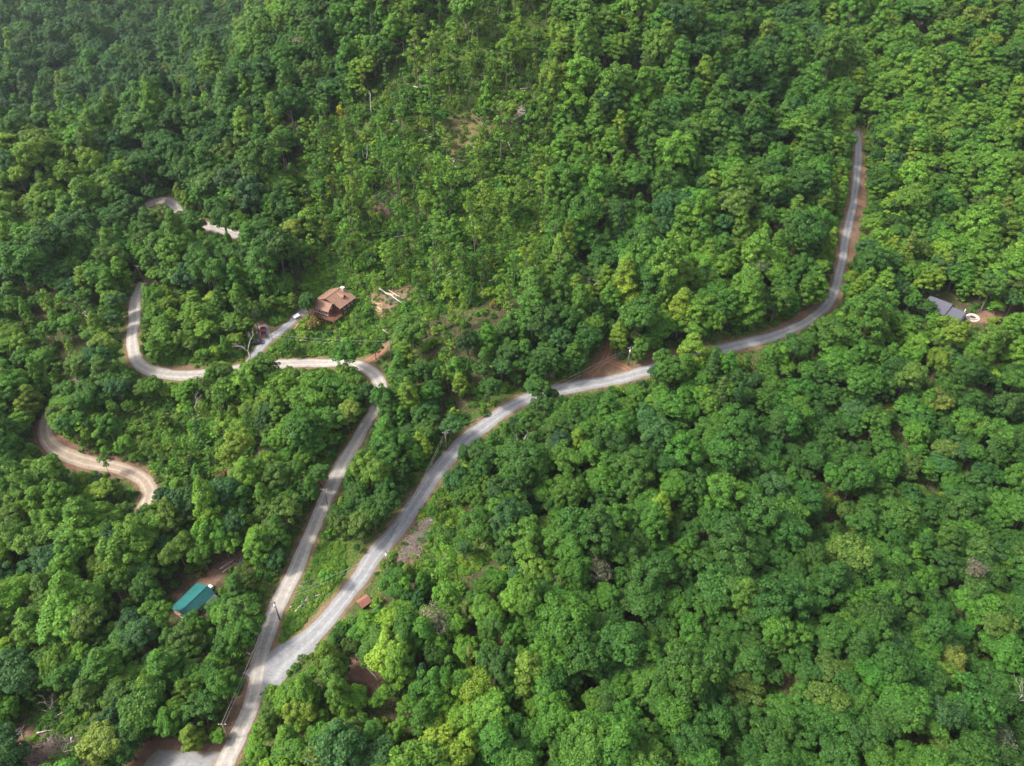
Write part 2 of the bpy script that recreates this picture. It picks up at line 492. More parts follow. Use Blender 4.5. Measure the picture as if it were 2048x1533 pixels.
WEEDY = [
    ([(610, 540), (700, 515), (790, 545), (840, 600), (790, 650), (770, 695), (690, 722), (556, 718), (540, 694), (590, 640)], 0.95),
    ([(590, 1130), (640, 1085), (690, 1065), (745, 1095), (690, 1165), (630, 1235), (590, 1290), (545, 1300), (560, 1230)], 1.0),
    ([(560, 470), (620, 200), (760, 120), (900, 0), (1090, 0), (1110, 60), (1080, 200), (1130, 250), (1100, 340), (1130, 560), (1000, 600), (850, 640), (700, 540)], 0.60),
    ([(120, 800), (330, 765), (490, 770), (530, 860), (470, 970), (320, 960), (290, 920), (130, 890)], 0.6),
    ([(280, 740), (560, 740), (740, 745), (700, 790), (300, 785)], 0.7),
    ([(280, 600), (600, 600), (560, 725), (290, 735)], 0.7),
    ([(0, 1330), (250, 1360), (260, 1500), (0, 1533)], 0.55),
    ([(760, 1140), (850, 1020), (900, 940), (1000, 990), (1010, 1080), (960, 1140), (870, 1170)], 0.55),
]
# thin, storm-damaged woods: polygon, share of trees kept, share of slender ones
THIN = [
    ([(700, 525), (600, 485), (590, 380), (560, 300), (620, 200), (760, 120), (900, -60), (1110, -60), (1110, 60), (1085, 180), (1130, 250), (1085, 330), (1100, 430), (1130, 560), (1040, 610), (850, 640)], 0.56, 0.92),
    ([(595, 545), (690, 515), (800, 545), (850, 590), (800, 640), (775, 690), (690, 715), (545, 712), (530, 690), (580, 645)], 0.10, 0.8),
    ([(115, 790), (330, 765), (490, 775), (530, 860), (470, 950), (320, 945), (290, 915), (120, 885)], 0.45, 0.7),
    ([(0, 1330), (120, 1350), (180, 1440), (160, 1560), (0, 1560)], 0.22, 0.8),
    ([(60, 560), (210, 565), (235, 640), (160, 700), (60, 690)], 0.5, 0.6),
    ([(765, 1130), (850, 1020), (900, 940), (985, 985), (1010, 1075), (955, 1135), (865, 1165)], 0.35, 0.6),
    ([(545, 1310), (560, 1220), (610, 1110), (650, 1060), (745, 1085), (690, 1165), (610, 1290)], 0.0, 0.5),
    ([(250, 1533), (275, 1485), (430, 1480), (450, 1500), (440, 1570), (230, 1575)], 0.0, 0.5),
    ([(1935, 648), (1935, 632), (2000, 606), (2060, 590), (2075, 608), (2010, 625), (1972, 642)], 0.0, 0.5),
    ([(790, 640), (900, 640), (1010, 740), (1000, 770), (900, 780), (820, 700)], 0.7, 0.6),
]

# ------------------------------------------------------------------ ground: one sheet, fine near the camera, coarse far away


def axis(lo, hi, n0, n1, step, grow):
    a = list(np.arange(n0, n1 + 0.1, step))
    s = step
    while a[-1] < hi:
        s *= grow; a.append(a[-1] + s)
    s = step
    while a[0] > lo:
        s *= grow; a.insert(0, a[0] - s)
    return np.array(a)


gx = axis(-2600, 2600, -230, 270, 1.6, 1.09)
gy = axis(-700, 4200, 40, 430, 1.6, 1.07)
GX, GY = np.meshgrid(gx, gy)
gv = np.stack([GX.ravel(), GY.ravel(), height(GX, GY).ravel()], 1)
nx, ny = len(gx), len(gy)
ii = (np.arange(ny - 1)[:, None] * nx + np.arange(nx - 1)[None, :]).ravel()
gf = np.stack([ii, ii + 1, ii + nx + 1, ii + nx], 1)


def catmull(p, step):
    p = np.asarray(p); out = []
    q = np.vstack([2 * p[0] - p[1], p, 2 * p[-1] - p[-2]])
    for i in range(1, len(q) - 2):
        n = max(2, int(np.linalg.norm(q[i + 1] - q[i]) / step))
        t = np.linspace(0, 1, n, endpoint=False)[:, None]
        out.append(0.5 * (2 * q[i] + (q[i + 1] - q[i - 1]) * t + (2 * q[i - 1] - 5 * q[i] + 4 * q[i + 1] - q[i + 2]) * t * t + (3 * q[i] - q[i - 1] - 3 * q[i + 1] + q[i + 2]) * t ** 3))
    out.append(p[-1:])
    return np.vstack(out)


def smooth_line(p, n=2):
    for _ in range(n):
        p = np.vstack([p[:1], (p[:-2] + 2 * p[1:-1] + p[2:]) / 4, p[-1:]])
    return p


road_lines = {}
kd_pts = []
for name, px, w, mk in ROADS:
    c = cast(px)[:, :2]
    c = smooth_line(catmull(c, 1.5), 6)
    road_lines[name] = c
    for q in c:
        kd_pts.append((q[0], q[1], w))
kd = kdtree.KDTree(len(kd_pts))
for i, (a, b, w) in enumerate(kd_pts):
    kd.insert((a, b, 0), i)
kd.balance()


def road_gap(x, y):
    co, i, d = kd.find((x, y, 0))
    return d - kd_pts[i][2] / 2


gpx, gdist = proj(gv)
near = (gv[:, 1] > 20) & (gdist < 640) & (gpx[:, 0] > -150) & (gpx[:, 0] < 2200) & (gpx[:, 1] > -150) & (gpx[:, 1] < 1700)
cover = np.zeros((len(gv), 4), np.float32); cover[:, 3] = 1
cover[:, 1] = 0.34
for poly, k in WEEDY:
    m = near & inpoly(gpx, poly)
    cover[m, 1] = np.maximum(cover[m, 1], k)
for poly, a, b, c in PATCHES:
    m = near & inpoly(gpx, poly)
    cover[m, 0] = a; cover[m, 1] = b; cover[m, 2] = c
idx = np.nonzero(near)[0]
for i in idx:
    g = road_gap(gv[i, 0], gv[i, 1])
    if g < 5.5:
        k = max(0.0, 1 - max(g, 0) / 1.5)
        cover[i, 0] = max(cover[i, 0], 0.5 * k)
        cover[i, 2] = max(cover[i, 2], 0.62 * max(0.0, 1 - max(g, 0) / 3.2))
        if g > 0.8:
            cover[i, 1] = max(cover[i, 1], 0.55)
# soften the seams between patches
cg = cover.reshape(ny, nx, 4)
for _ in range(2):
    cg[1:-1, 1:-1] = (cg[1:-1, 1:-1] * 2 + cg[:-2, 1:-1] + cg[2:, 1:-1] + cg[1:-1, :-2] + cg[1:-1, 2:]) / 6
me = make_mesh('ground', gv, gf, M['ground'], smooth=True)
ca = me.color_attributes.new('cover', 'FLOAT_COLOR', 'POINT')
ca.data.foreach_set('color', cg.reshape(-1, 4).astype(np.float32).ravel())
tag(link('ground', me), kind='structure')


def ribbon(name, c, width, mat, lift, flare0=1.0, taper=None):
    n = len(c)
    d = np.gradient(c, axis=0)
    d /= np.linalg.norm(d, axis=1)[:, None] + 1e-9
    nrm = np.stack([-d[:, 1], d[:, 0]], 1)
    s = np.concatenate([[0], np.cumsum(np.linalg.norm(np.diff(c, axis=0), axis=1))])
    K = 9
    if taper:
        width = width * (1 - (1 - taper[1]) * np.clip((s - taper[0]) / 40.0, 0, 1))
    ac = np.linspace(-1, 1, K)
    wob = [1 + 0.10 * np.sin(s / 7 + ph) + 0.06 * np.sin(s / 2.7 + 2 * ph) + rng.normal(0, 0.035, n) for ph in (0.3, 2.1)]
    fl = 1 + (flare0 - 1) * np.clip(1 - s / 22.0, 0, 1) ** 1.5
    V = []
    for k, a in enumerate(ac):
        w = width / 2 * (wob[0] if a < 0 else wob[1]) * fl
        q = c + nrm * (a * w)[:, None]
        z = height(q[:, 0], q[:, 1]) + lift + 0.10 * (1 - a * a) - 0.07 * (abs(a) == 1)
        V.append(np.column_stack([q, z]))
    V = np.stack(V, 1).reshape(-1, 3)
    i0 = (np.arange(n - 1)[:, None] * K + np.arange(K - 1)[None, :]).ravel()
    me = make_mesh(name, V, np.stack([i0 + K, i0 + K + 1, i0 + 1, i0], 1), mat, smooth=True)
    at = me.attributes.new('across', 'FLOAT', 'POINT')
    at.data.foreach_set('value', np.tile(ac, n).astype(np.float32))
    return tag(link(name, me), kind='structure')


lifts = {'main_gravel_road': .14, 'right_gravel_road': .10, 'left_dirt_road': .13, 'far_gravel_road': .13, 'house_drive': .07, 'drive_spur': .11, 'track_to_house': .05, 'hill_track': .05, 'pole_track': .03}
for name, px, w, mk in ROADS:
    ribbon(name, road_lines[name], w, M[mk], lifts[name], 2.1 if name == 'right_gravel_road' else 1.0, (190.0, 0.70) if name == 'right_gravel_road' else None)


def pad(name, poly, mat, lift, n=26):
    """a flat sheet of loose material laid on the ground inside a ragged outline"""
    w = cast(poly)[:, :2]
    c = w.mean(0)
    loop = catmull(np.vstack([w, w[:1]]), 1.2)[:-1]
    V = []; K = 8; m = len(loop)
    jit = 1 + rng.normal(0, 0.02, m)
    for k in range(K):
        f = (k + 1) / K
        q = c + (loop - c) * f * jit[:, None]
        V.append(np.column_stack([q, height(q[:, 0], q[:, 1]) + lift - (0.05 if k == K - 1 else 0)]))
    V = np.vstack([np.array([[c[0], c[1], float(height(c[0], c[1])) + lift]])] + V)
    fs = []
    for i in range(m):
        j = (i + 1) % m
        fs.append((0, 1 + i, 1 + j))
        for k in range(K - 1):
            a = 1 + k * m
            fs.append((a + i, a + m + i, a + m + j, a + j))
    me = make_mesh(name, V, fs, mat, smooth=True)
    at = me.attributes.new('across', 'FLOAT', 'POINT')
    acv = np.concatenate([[0.6]] + [np.full(m, 0.55 + 0.45 * (k + 1) / K) for k in range(K)])
    at.data.foreach_set('value', acv.astype(np.float32))
    return tag(link(name, me), kind='structure')


FORK = [(520, 1378), (535, 1310), (545, 1318), (565, 1318), (600, 1296), (625, 1285), (640, 1300), (600, 1320), (570, 1355), (540, 1385), (510, 1420)]
PAD = [(300, 1512), (320, 1500), (385, 1503), (440, 1503), (446, 1515), (425, 1545), (350, 1570), (270, 1570), (285, 1535)]
pad('gravel_fork', FORK, M['road_blue'], .06)
pad('gravel_pad', PAD, M['road_blue'], .05)
pad('gravel_patch', [(470, 1128), (488, 1108), (510, 1098), (512, 1110), (492, 1128), (478, 1136)], M['road_blue'], .05)

# ------------------------------------------------------------------ tree kit: crowns of leaf-sized faces on clumps, tapered trunks with limbs


def rand_dirs(n, r):
    v = r.normal(size=(n, 3)); return v / np.linalg.norm(v, axis=1)[:, None]


def leaf_quads(pos, nrm, size, r):
    """kite-shaped leaf sprays, one quad each"""
    n = len(pos)
    nrm = nrm / (np.linalg.norm(nrm, axis=1)[:, None] + 1e-9)
    a = np.cross(nrm, rand_dirs(n, r)); a /= np.linalg.norm(a, axis=1)[:, None] + 1e-9
    b = np.cross(nrm, a)
    s = size[:, None]
    asp = r.uniform(0.55, 0.95, n)[:, None]
    bend = nrm * s * r.uniform(-0.25, 0.05, n)[:, None]
    q = np.stack([pos - a * s, pos - b * s * asp + bend * .3, pos + a * s + bend, pos + b * s * asp + bend * .3], 1)
    return q.reshape(-1, 3)


def crown_leaves(clumps, per, r, lo=0.16, hi=0.37, fill=0.0, center=None):
    P, N, S = [], [], []
    for c, rad in clumps:
        n = int(per * (rad / 1.4) ** 2)
        d = rand_dirs(n, r)
        d[:, 2] = np.where(d[:, 2] < -0.25, -d[:, 2] * 0.6, d[:, 2])
        d /= np.linalg.norm(d, axis=1)[:, None]
        rr = rad * r.uniform(0.62, 1.08, n) ** 0.7
        sq = np.array([1, 1, 0.8])
        P.append(c + d * rr[:, None] * sq)
        out = d * 0.75 + rand_dirs(n, r) * 0.62 + np.array([0, 0, 0.38])
        if center is not None:
            o = (c - center); o = o / (np.linalg.norm(o) + 1e-6)
            out = out + o * 0.25
        N.append(out)
        S.append(r.uniform(lo, hi, n))
    return leaf_quads(np.vstack(P), np.vstack(N), np.concatenate(S), r)


def trunk_mb(h, rad, limbs, r, lean=0.3):
    mb = MB()
    path = []; rr = []
    for k in range(6):
        t = k / 5
        path.append((lean * math.sin(3 * t) * t, lean * math.cos(2.3 * t) * t * 0.6, h * t)); rr.append(rad * (1.25 - 0.25 * min(1, t * 8)) * (1 - 0.72 * t))
    mb.tube(path, rr, 7)
    for c, rad_l in limbs:
        z0 = min(h * 0.93, max(h * 0.35, c[2] - 0.9 * math.hypot(c[0], c[1])))
        t = z0 / h
        b = Vector((lean * math.sin(3 * t) * t, lean * math.cos(2.3 * t) * t * 0.6, z0))
        e = Vector(c)
        mid = b.lerp(e, 0.5) + Vector((0, 0, 0.25 * (e - b).length * 0.4))
        mb.tube([b, mid, e], [rad * 0.36, rad * 0.22, rad * 0.08], 5)
    return mb


def oak(seed, Rr=5.2, zc=15.0, hz=5.4, n=46, per=105, gaps=0.0, lobes=3):
    """a crown of several uneven heads, each a dome of leaf clumps"""
    r = np.random.default_rng(seed)
    C = np.array([0, 0, zc]); cl = []
    a0 = r.uniform(0, 6.28)
    heads = []
    for h in range(lobes):
        a = a0 + h * 6.283 / lobes + r.normal(0, .35)
        off = Rr * (r.uniform(.30, .52) if lobes > 1 else 0)
        sz = r.uniform(.56, .80) if lobes > 1 else 1.0
        heads.append((C + np.array([math.cos(a) * off, math.sin(a) * off, hz * r.uniform(-.35, .25) if lobes > 1 else 0]), sz))
    for (hc, sz) in heads:
        m = int(n * sz * sz * (1.0 if lobes > 1 else 1.0)) + 6
        for i in range(m):
            t = (i + 0.5) / m
            z = 1 - 1.5 * t
            ph = i * 2.39996 + r.normal(0, 0.3)
            q = math.sqrt(max(0, 1 - z * z))
            s = r.uniform(0.70, 1.06)
            if r.random() < gaps:
                continue
            cl.append((hc + np.array([q * math.cos(ph) * Rr, q * math.sin(ph) * Rr, z * hz]) * s * sz, r.uniform(0.75, 1.75)))
    for i in range(8):
        d = rand_dirs(1, r)[0] * r.uniform(0.1, 0.5)
        cl.append((C + d * np.array([Rr, Rr, hz]) - np.array([0, 0, .8]), r.uniform(1.3, 2.0)))
    v = crown_leaves(cl, per, r, center=C - np.array([0, 0, 1.5]))
    t = trunk_mb(zc + hz * 0.45, 0.34, [cl[j] for j in range(3, len(cl), 6)], r)
    return v, t


def poplar(seed, Rr=4.3, z0=7.5, z1=24.0, n=52, per=100):
    r = np.random.default_rng(seed); cl = []
    for i in range(n):
        t = ((i + 0.5) / n) ** 0.85
        z = z1 - (z1 - z0) * t
        prof = math.sin(min(1, t * 1.25) * math.pi * 0.5) ** 0.8 * (1 - 0.45 * max(0, t - 0.75) / 0.25)
        ph = i * 2.39996 + r.normal(0, 0.3)
        q = Rr * prof * r.uniform(0.72, 1.05)
        cl.append((np.array([q * math.cos(ph), q * math.sin(ph), z + r.normal(0, 0.4)]), r.uniform(0.85, 1.6)))
    for i in range(8):
        t = r.uniform(0.15, 0.85); z = z1 - (z1 - z0) * t
        cl.append((np.array([r.normal(0, .8), r.normal(0, .8), z - 0.8]), r.uniform(1.2, 1.8)))
    v = crown_leaves(cl, per, r, center=np.array([0, 0, (z0 + z1) / 2 - 2]))
    return v, trunk_mb(z1 * 0.86, 0.33, [cl[j] for j in range(6, len(cl), 7)], r, 0.2)


def slender(seed, Rr=2.7, z0=9.0, z1=20.0, n=20, per=80):
    r = np.random.default_rng(seed); cl = []
    for i in range(n):
        t = r.uniform(0.02, 1) ** 0.9
        z = z1 - (z1 - z0) * t
        prof = math.sin(min(1, 0.18 + t * 1.0) * math.pi * 0.62)
        ph = i * 2.39996 + r.normal(0, 0.6)
        q = Rr * prof * r.uniform(0.35, 1.15)
        cl.append((np.array([q * math.cos(ph), q * math.sin(ph), z]), r.uniform(0.7, 1.35)))
    v = crown_leaves(cl, per, r)
    return v, trunk_mb(z1 * 0.92, 0.23, cl[::3], r, 0.5)


def pine(seed, Rr=2.9, z0=4.0, z1=19.0):
    r = np.random.default_rng(seed); cl = []
    for i in range(46):
        t = (i + 0.5) / 46
        z = z1 - (z1 - z0) * t
        ph = i * 2.39996
        q = Rr * (0.12 + 0.88 * t) * r.uniform(0.55, 1.0)
        cl.append((np.array([q * math.cos(ph), q * math.sin(ph), z - 0.25 * q]), r.uniform(0.55, 0.95)))
    v = crown_leaves(cl, 150, r, 0.16, 0.32)
    return v, trunk_mb(z1 * 0.97, 0.26, cl[4::8], r, 0.1)


def bush(seed, Rr=1.5, hz=1.5, n=11, per=75):
    r = np.random.default_rng(seed); cl = []
    for i in range(n):
        ph = i * 2.39996 + r.normal(0, .4)
        q = Rr * math.sqrt((i + 0.4) / n) * r.uniform(0.7, 1.15)
        cl.append((np.array([q * math.cos(ph), q * math.sin(ph), max(0.35, hz * (1 - 0.75 * (q / Rr) ** 2) * r.uniform(0.5, 1.05))]), r.uniform(0.42, 0.85)))
    v = crown_leaves(cl, per * 2.2, r, 0.15, 0.32)
    mb = MB()
    for c, _ in cl[::2]:
        mb.tube([(0, 0, -0.2), (c[0] * .5, c[1] * .5, c[2] * .6), tuple(c)], [.06, .04, .02], 4)
    return v, mb


def bare(seed, h=17.0, rad=0.3, spread=0.5, depth=4):
    """a dead tree: trunk and bare forking limbs"""
    r = random.Random(seed); mb = MB()

    def grow(p, d, L, w, k):
        q1 = p + d * L * .5 + Vector((r.uniform(-1, 1), r.uniform(-1, 1), 0)) * L * .05
        q2 = p + d * L
        mb.tube([p, q1, q2], [w, w * .82, w * .62], 5 if k > 1 else 4)
        if k == 0:
            return
        for j in range(r.choice((2, 2, 3)) if k < depth else 3):
            a = r.uniform(0, 6.28)
            side = d.orthogonal().normalized()
            side = Matrix.Rotation(a, 3, d) @ side
            nd = (d + side * r.uniform(spread * .7, spread * 1.5) + Vector((0, 0, 0.12))).normalized()
            grow(p + d * L * r.uniform(.72, 1.0), nd, L * r.uniform(.5, .74), w * .55, k - 1)
    grow(Vector((0, 0, -0.3)), Vector((r.uniform(-.06, .06), r.uniform(-.06, .06), 1)).normalized(), h * .46, rad, depth)
    return mb


KINDS = {}        # kind -> list of (crown mesh, trunk mesh, joined mesh, radius, crown centre height, crown half height)


def add_kind(kind, made, rad, zc, hz, bark='bark'):
    v, mb = made
    n = len(v) // 4
    rad = float(np.percentile(np.hypot(v[:, 0], v[:, 1]), 97)); z_lo, z_hi = np.percentile(v[:, 2], 2), np.percentile(v[:, 2], 99)
    zc, hz = float(z_lo + z_hi) / 2, float(z_hi - z_lo) / 2
    cm = make_mesh(kind + '_crown', v, np.arange(4 * n, dtype=np.int32).reshape(n, 4), M['leaf'])
    tm = mb.mesh(kind + '_trunk', M[bark], True)
    tv = np.array(mb.v)
    fs = [tuple(range(4 * i, 4 * i + 4)) for i in range(n)] + [tuple(4 * n + i for i in f) for f in mb.f]
    jm = make_mesh(kind + '_whole', np.vstack([v, tv]), fs, [M['leaf'], M[bark]], midx=[0] * n + [1] * len(mb.f))
    KINDS.setdefault(kind, []).append((cm, tm, jm, rad, zc, hz))


for i in range(10):
    add_kind('oak', oak(100 + i, 4.7 + 0.14 * i, 11.2 + 0.5 * (i % 4), 5.0 + 0.4 * (i % 4), 40, 172, 0.06, (1, 3, 2, 4, 3, 2, 3, 4, 1, 3)[i]), 5.6, 15.5, 5.6)
for i in range(5):
    add_kind('poplar', poplar(200 + i, 3.9 + 0.25 * i, 4.2 + 0.3 * i, 18.5 + i * .8, 54, 168), 4.6, 16, 8.0)
for i in range(5):
    add_kind('slender', slender(300 + i, 2.3 + 0.25 * i, 8 + (i % 3), 19 + i % 3, 17 + 2 * i, 120), 3.0, 14.5, 5.5)
for i in range(2):
    add_kind('thin', oak(400 + i, 4.2, 13, 4.6, 34, 34, 0.3), 4.6, 13.5, 5.0, 'deadbark')
for i in range(2):
    add_kind('pine', pine(500 + i), 2.9, 11, 7.5)
for i in range(4):
    add_kind('bush', bush(600 + i, 1.3 + .2 * i, 1.3 + .25 * i), 1.6, 1.0, 1.0)

PAL = {'deep': (0.030, 0.086, 0.013), 'mid': (0.046, 0.124, 0.015), 'bright': (0.072, 0.164, 0.017), 'lime': (0.104, 0.188, 0.018), 'olive': (0.060, 0.114, 0.018),
       'blue': (0.032, 0.090, 0.024), 'yellow': (0.30, 0.33, 0.015), 'gold': (0.105, 0.160, 0.025), 'grey': (0.115, 0.128, 0.075), 'black': (0.017, 0.050, 0.022), 'rust': (0.12, 0.095, 0.03)}
WORDS = {'deep': 'dark green', 'mid': 'mid green', 'bright': 'fresh green', 'lime': 'yellow-green', 'olive': 'olive green', 'blue': 'bluish green', 'yellow': 'bright yellow', 'gold': 'golden green', 'grey': 'greyish', 'black': 'blackish green', 'rust': 'rusty brown'}

# ------------------------------------------------------------------ what must stay in sight: points on roads, roofs, poles, bare ground
guard = []


def add_guard(px, up=0.0):
    for p in cast(px, up):
        guard.append((p[0], p[1], p[2] + up))


SEEN = {'main_gravel_road': [(1533, 865), (846, 826), (782, 730)], 'left': None}


def guard_line(c, w, test):
    px, d = proj(np.column_stack([c, height(c[:, 0], c[:, 1])]))
    dd = np.gradient(c, axis=0); dd /= np.linalg.norm(dd, axis=1)[:, None] + 1e-9
    for i in range(0, len(c), 1):
        if not test(px[i, 0], px[i, 1]):
            continue
        for a in (-.75, 0, .75):
            q = c[i] + np.array([-dd[i, 1], dd[i, 0]]) * a * w / 2
            guard.append((q[0], q[1], float(height(q[0], q[1]))))


guard_line(road_lines['main_gravel_road'], 5, lambda x, y: (y > 868) or (828 < y < 846) or (735 < y < 784 and x > 720) or (565 < x < 655 and y < 740) or (268 < x < 392 and y < 770) or (x < 275 and 585 < y < 712))
guard_line(road_lines['right_gravel_road'], 5.6, lambda x, y: (x < 905) or (965 < x < 1058) or (1115 < x < 1268) or (1440 < x and y > 288))
guard_line(road_lines['left_dirt_road'], 4.8, lambda x, y: 838 < y < 995)
guard_line(road_lines['far_gravel_road'], 5, lambda x, y: x > 412 and x < 462 or 300 < x < 358 and y < 438)
guard_line(road_lines['house_drive'], 3.4, lambda x, y: y > 640 and x > 510)
guard_line(road_lines['drive_spur'], 4, lambda x, y: True)
guard_line(road_lines['track_to_house'], 3.4, lambda x, y: True)
guard_line(road_lines['hill_track'], 3.2, lambda x, y: y > 700)


def grid_in(poly, step=5):
    xs = [p[0] for p in poly]; ys = [p[1] for p in poly]
    g = np.array([(x, y) for x in np.arange(min(xs), max(xs), step) for y in np.arange(min(ys), max(ys), step)], float)
    return g[inpoly(g, poly)]


for poly, up in (([(655, 552), (706, 576), (706, 590), (668, 618), (652, 622), (640, 612), (632, 585)], 4.0), ([(348, 1216), (395, 1166), (420, 1180), (418, 1192), (396, 1208), (372, 1218)], 3.0),
                 ([(1876, 597), (1884, 597), (1900, 609), (1926, 616), (1926, 621), (1902, 618), (1888, 610)], 4.5), ([(716, 1202), (728, 1190), (738, 1198), (732, 1206)], 2.0),
                 ([(738, 588), (758, 577), (790, 580), (820, 566), (828, 590), (800, 612), (770, 628), (752, 622)], 0.2), ([(600, 1150), (700, 1080), (690, 1165), (590, 1290), (548, 1300)], 0.2),
                 ([(1195, 705), (1222, 702), (1262, 742), (1200, 760)], 0.2), ([(290, 1500), (440, 1498), (440, 1533), (280, 1533)], 0.2), ([(530, 1370), (545, 1325), (600, 1300), (620, 1290), (590, 1318), (560, 1350)], 0.2), ([(640, 600), (655, 622), (690, 612), (706, 590), (706, 606), (680, 632), (652, 636)], 1.0), ([(1938, 630), (1960, 628), (2010, 608), (2010, 624), (1960, 645)], 0.2),
                 ([(800, 1120), (850, 1040), (862, 1040), (838, 1110)], 0.2), ([(1580, 644), (1640, 590), (1650, 600), (1600, 644)], 0.2), ([(336, 1195), (352, 1182), (366, 1196), (350, 1212)], 0.2),
                 ([(400, 1165), (440, 1130), (490, 1104), (490, 1116), (440, 1145)], 0.2), ([(518, 650), (536, 654), (536, 672), (522, 672)], 0.5), ([(705, 1335), (705, 1318), (735, 1315), (755, 1350), (730, 1368)], 0.2),
                 ([(64, 868), (80, 845), (92, 880), (130, 905), (180, 925), (180, 945), (100, 915)], 0.2), ([(1718, 296), (1730, 330), (1727, 420), (1708, 520), (1698, 500)], 0.3)):
    g = grid_in(poly)
    if len(g):
        add_guard(g, up)
POLES = [('a', (560, 1240), 8.0, True), ('b', (893, 901), 8.0, False), ('c', (1256, 731), 8.0, True), ('d', (655, 1010), 7.0, False), ('e', (783, 719), 8.0, False), ('f', (286, 565), 8.0, False),
         ('g', (1710, 545), 8.0, True), ('h', (777, 1134), 7.0, True), ('i', (460, 1480), 7.5, False), ('j', (551, 704), 8.0, False)]
pole_base = {}
for k, px, h, tr in POLES:
    b = cast([px])[0]; pole_base[k] = b
    for z in (1.5, 3, 4.5, 6, h):
        guard.append((b[0], b[1], b[2] + z))
guard = np.array(guard)
gpix, gd = proj(guard)
print('guard points', len(guard))


def blocks(pos, rad, zc, hz):
    """how many guarded points each crown would hide"""
    out = np.zeros(len(pos), int)
    c = pos + np.array([0, 0, 1.0]) * zc[:, None]
    cp, cd = proj(c)
    dep = np.arcsin(np.clip((H - c[:, 2]) / cd, 0, 1))
    rad = rad + 0.7; hz = hz + 0.7
    rx = rad / cd * F; ry = np.sqrt((hz * np.cos(dep)) ** 2 + (rad * np.sin(dep)) ** 2) / cd * F
    for i in range(0, len(pos), 400):
        s = slice(i, i + 400)
        dx = (gpix[None, :, 0] - cp[s, None, 0]) / rx[s, None]
        dy = (gpix[None, :, 1] - cp[s, None, 1]) / ry[s, None]
        out[s] = ((dx * dx + dy * dy < 0.86) & (cd[s, None] < gd[None, :] + 1.0)).sum(1)
    return out


# ------------------------------------------------------------------ where the trees stand
keep_out = [(665, 590, 12.0), (384, 1195, 6.5), (1900, 612, 6.5), (727, 1200, 3.0)]
keep_w = [(cast([(x, y)], 3.0)[0], r) for x, y, r in keep_out]


def scatter(step, x0, x1, y0, y1):
    xs = np.arange(x0, x1, step); ys = np.arange(y0, y1, step * 0.866)
    X, Y = np.meshgrid(xs, ys)
    X = X + (np.arange(len(ys)) % 2)[:, None] * step / 2
    P = np.stack([X.ravel(), Y.ravel()], 1) + rng.uniform(-0.40, 0.40, (X.size, 2)) * step
    return P


cand = [scatter(5.15, -330, 380, 50, 470)]
far = scatter(7.6, -1150, 1150, 470, 1500)
cand.append(far[np.abs(far[:, 0]) < 0.95 * far[:, 1] + 40])
P = np.vstack(cand)
P = np.column_stack([P, height(P[:, 0], P[:, 1])])
bp, bd = proj(P)
mp, _ = proj(P + np.array([0, 0, 13.0]))
ok = (mp[:, 0] > -260) & (mp[:, 0] < 2310) & (mp[:, 1] < 1780) & (mp[:, 1] > -330) & (np.abs(P[:, 0]) < 0.95 * P[:, 1] + 60)
P, bp, bd, mp = P[ok], bp[ok], bd[ok], mp[ok]
N = len(P)
print('tree candidates', N)
keep = np.ones(N, bool); slim = np.zeros(N)
for poly, share, sl in THIN:
    m = inpoly(mp, poly)
    keep[m] = rng.random(m.sum()) < share
    slim[m] = sl
for (b, r_) in keep_w:
    keep &= np.hypot(P[:, 0] - b[0], P[:, 1] - b[1]) > r_ + 3
gaps_ = np.array([road_gap(p[0], p[1]) if d < 620 else 99 for p, d in zip(P, bd)])
keep &= gaps_ > np.where((bp[:, 0] > 1600) & (bp[:, 1] < 560), 3.2, 1.0)
for poly in (FORK, PAD, [(520, 1330), (560, 1290), (640, 1230), (690, 1240), (600, 1340), (530, 1400)]):
    keep &= ~inpoly(bp, poly)
upper = (mp[:, 1] < 700) & (bd < 620)
keep &= ~(upper & (rng.random(N) < 0.24))

# broad drifts of one kind, as woods have
drift = np.sin(P[:, 0] / 41 + 1.3) * np.cos(P[:, 1] / 53) + 0.6 * np.sin(P[:, 0] / 19 - P[:, 1] / 27) + rng.normal(0, 0.55, N)
u = rng.random(N)
hillside = (mp[:, 0] > 1060) & (mp[:, 0] < 1760) & (mp[:, 1] < 700)
leftish = (mp[:, 0] < 560)
right_low = (mp[:, 0] > 880) & (mp[:, 1] > 720)
pop_share = np.where(hillside, 0.42, np.where(right_low, 0.10, 0.24))
kind = np.where(u < slim, 'slender', np.where(rng.random(N) < pop_share, 'poplar', 'oak')).astype(object)
kind[(rng.random(N) < 0.004) & (kind == 'oak')] = 'thin'
kind[(rng.random(N) < 0.006)] = 'pine'
scl = rng.lognormal(-0.03, 0.26, N).clip(0.5, 1.65)
scl = scl * np.where(bd > 620, 1.15, 1.0)
scl = scl * np.where(hillside, 0.82, np.where(right_low, 0.62, np.where(mp[:, 1] > 560, 0.62, 0.82)))
scl = scl * np.where((mp[:, 0] > 1650) & (mp[:, 1] < 500), 1.02, 1.0)
scl = np.where(kind == 'slender', scl * 0.98, scl)
tone = []
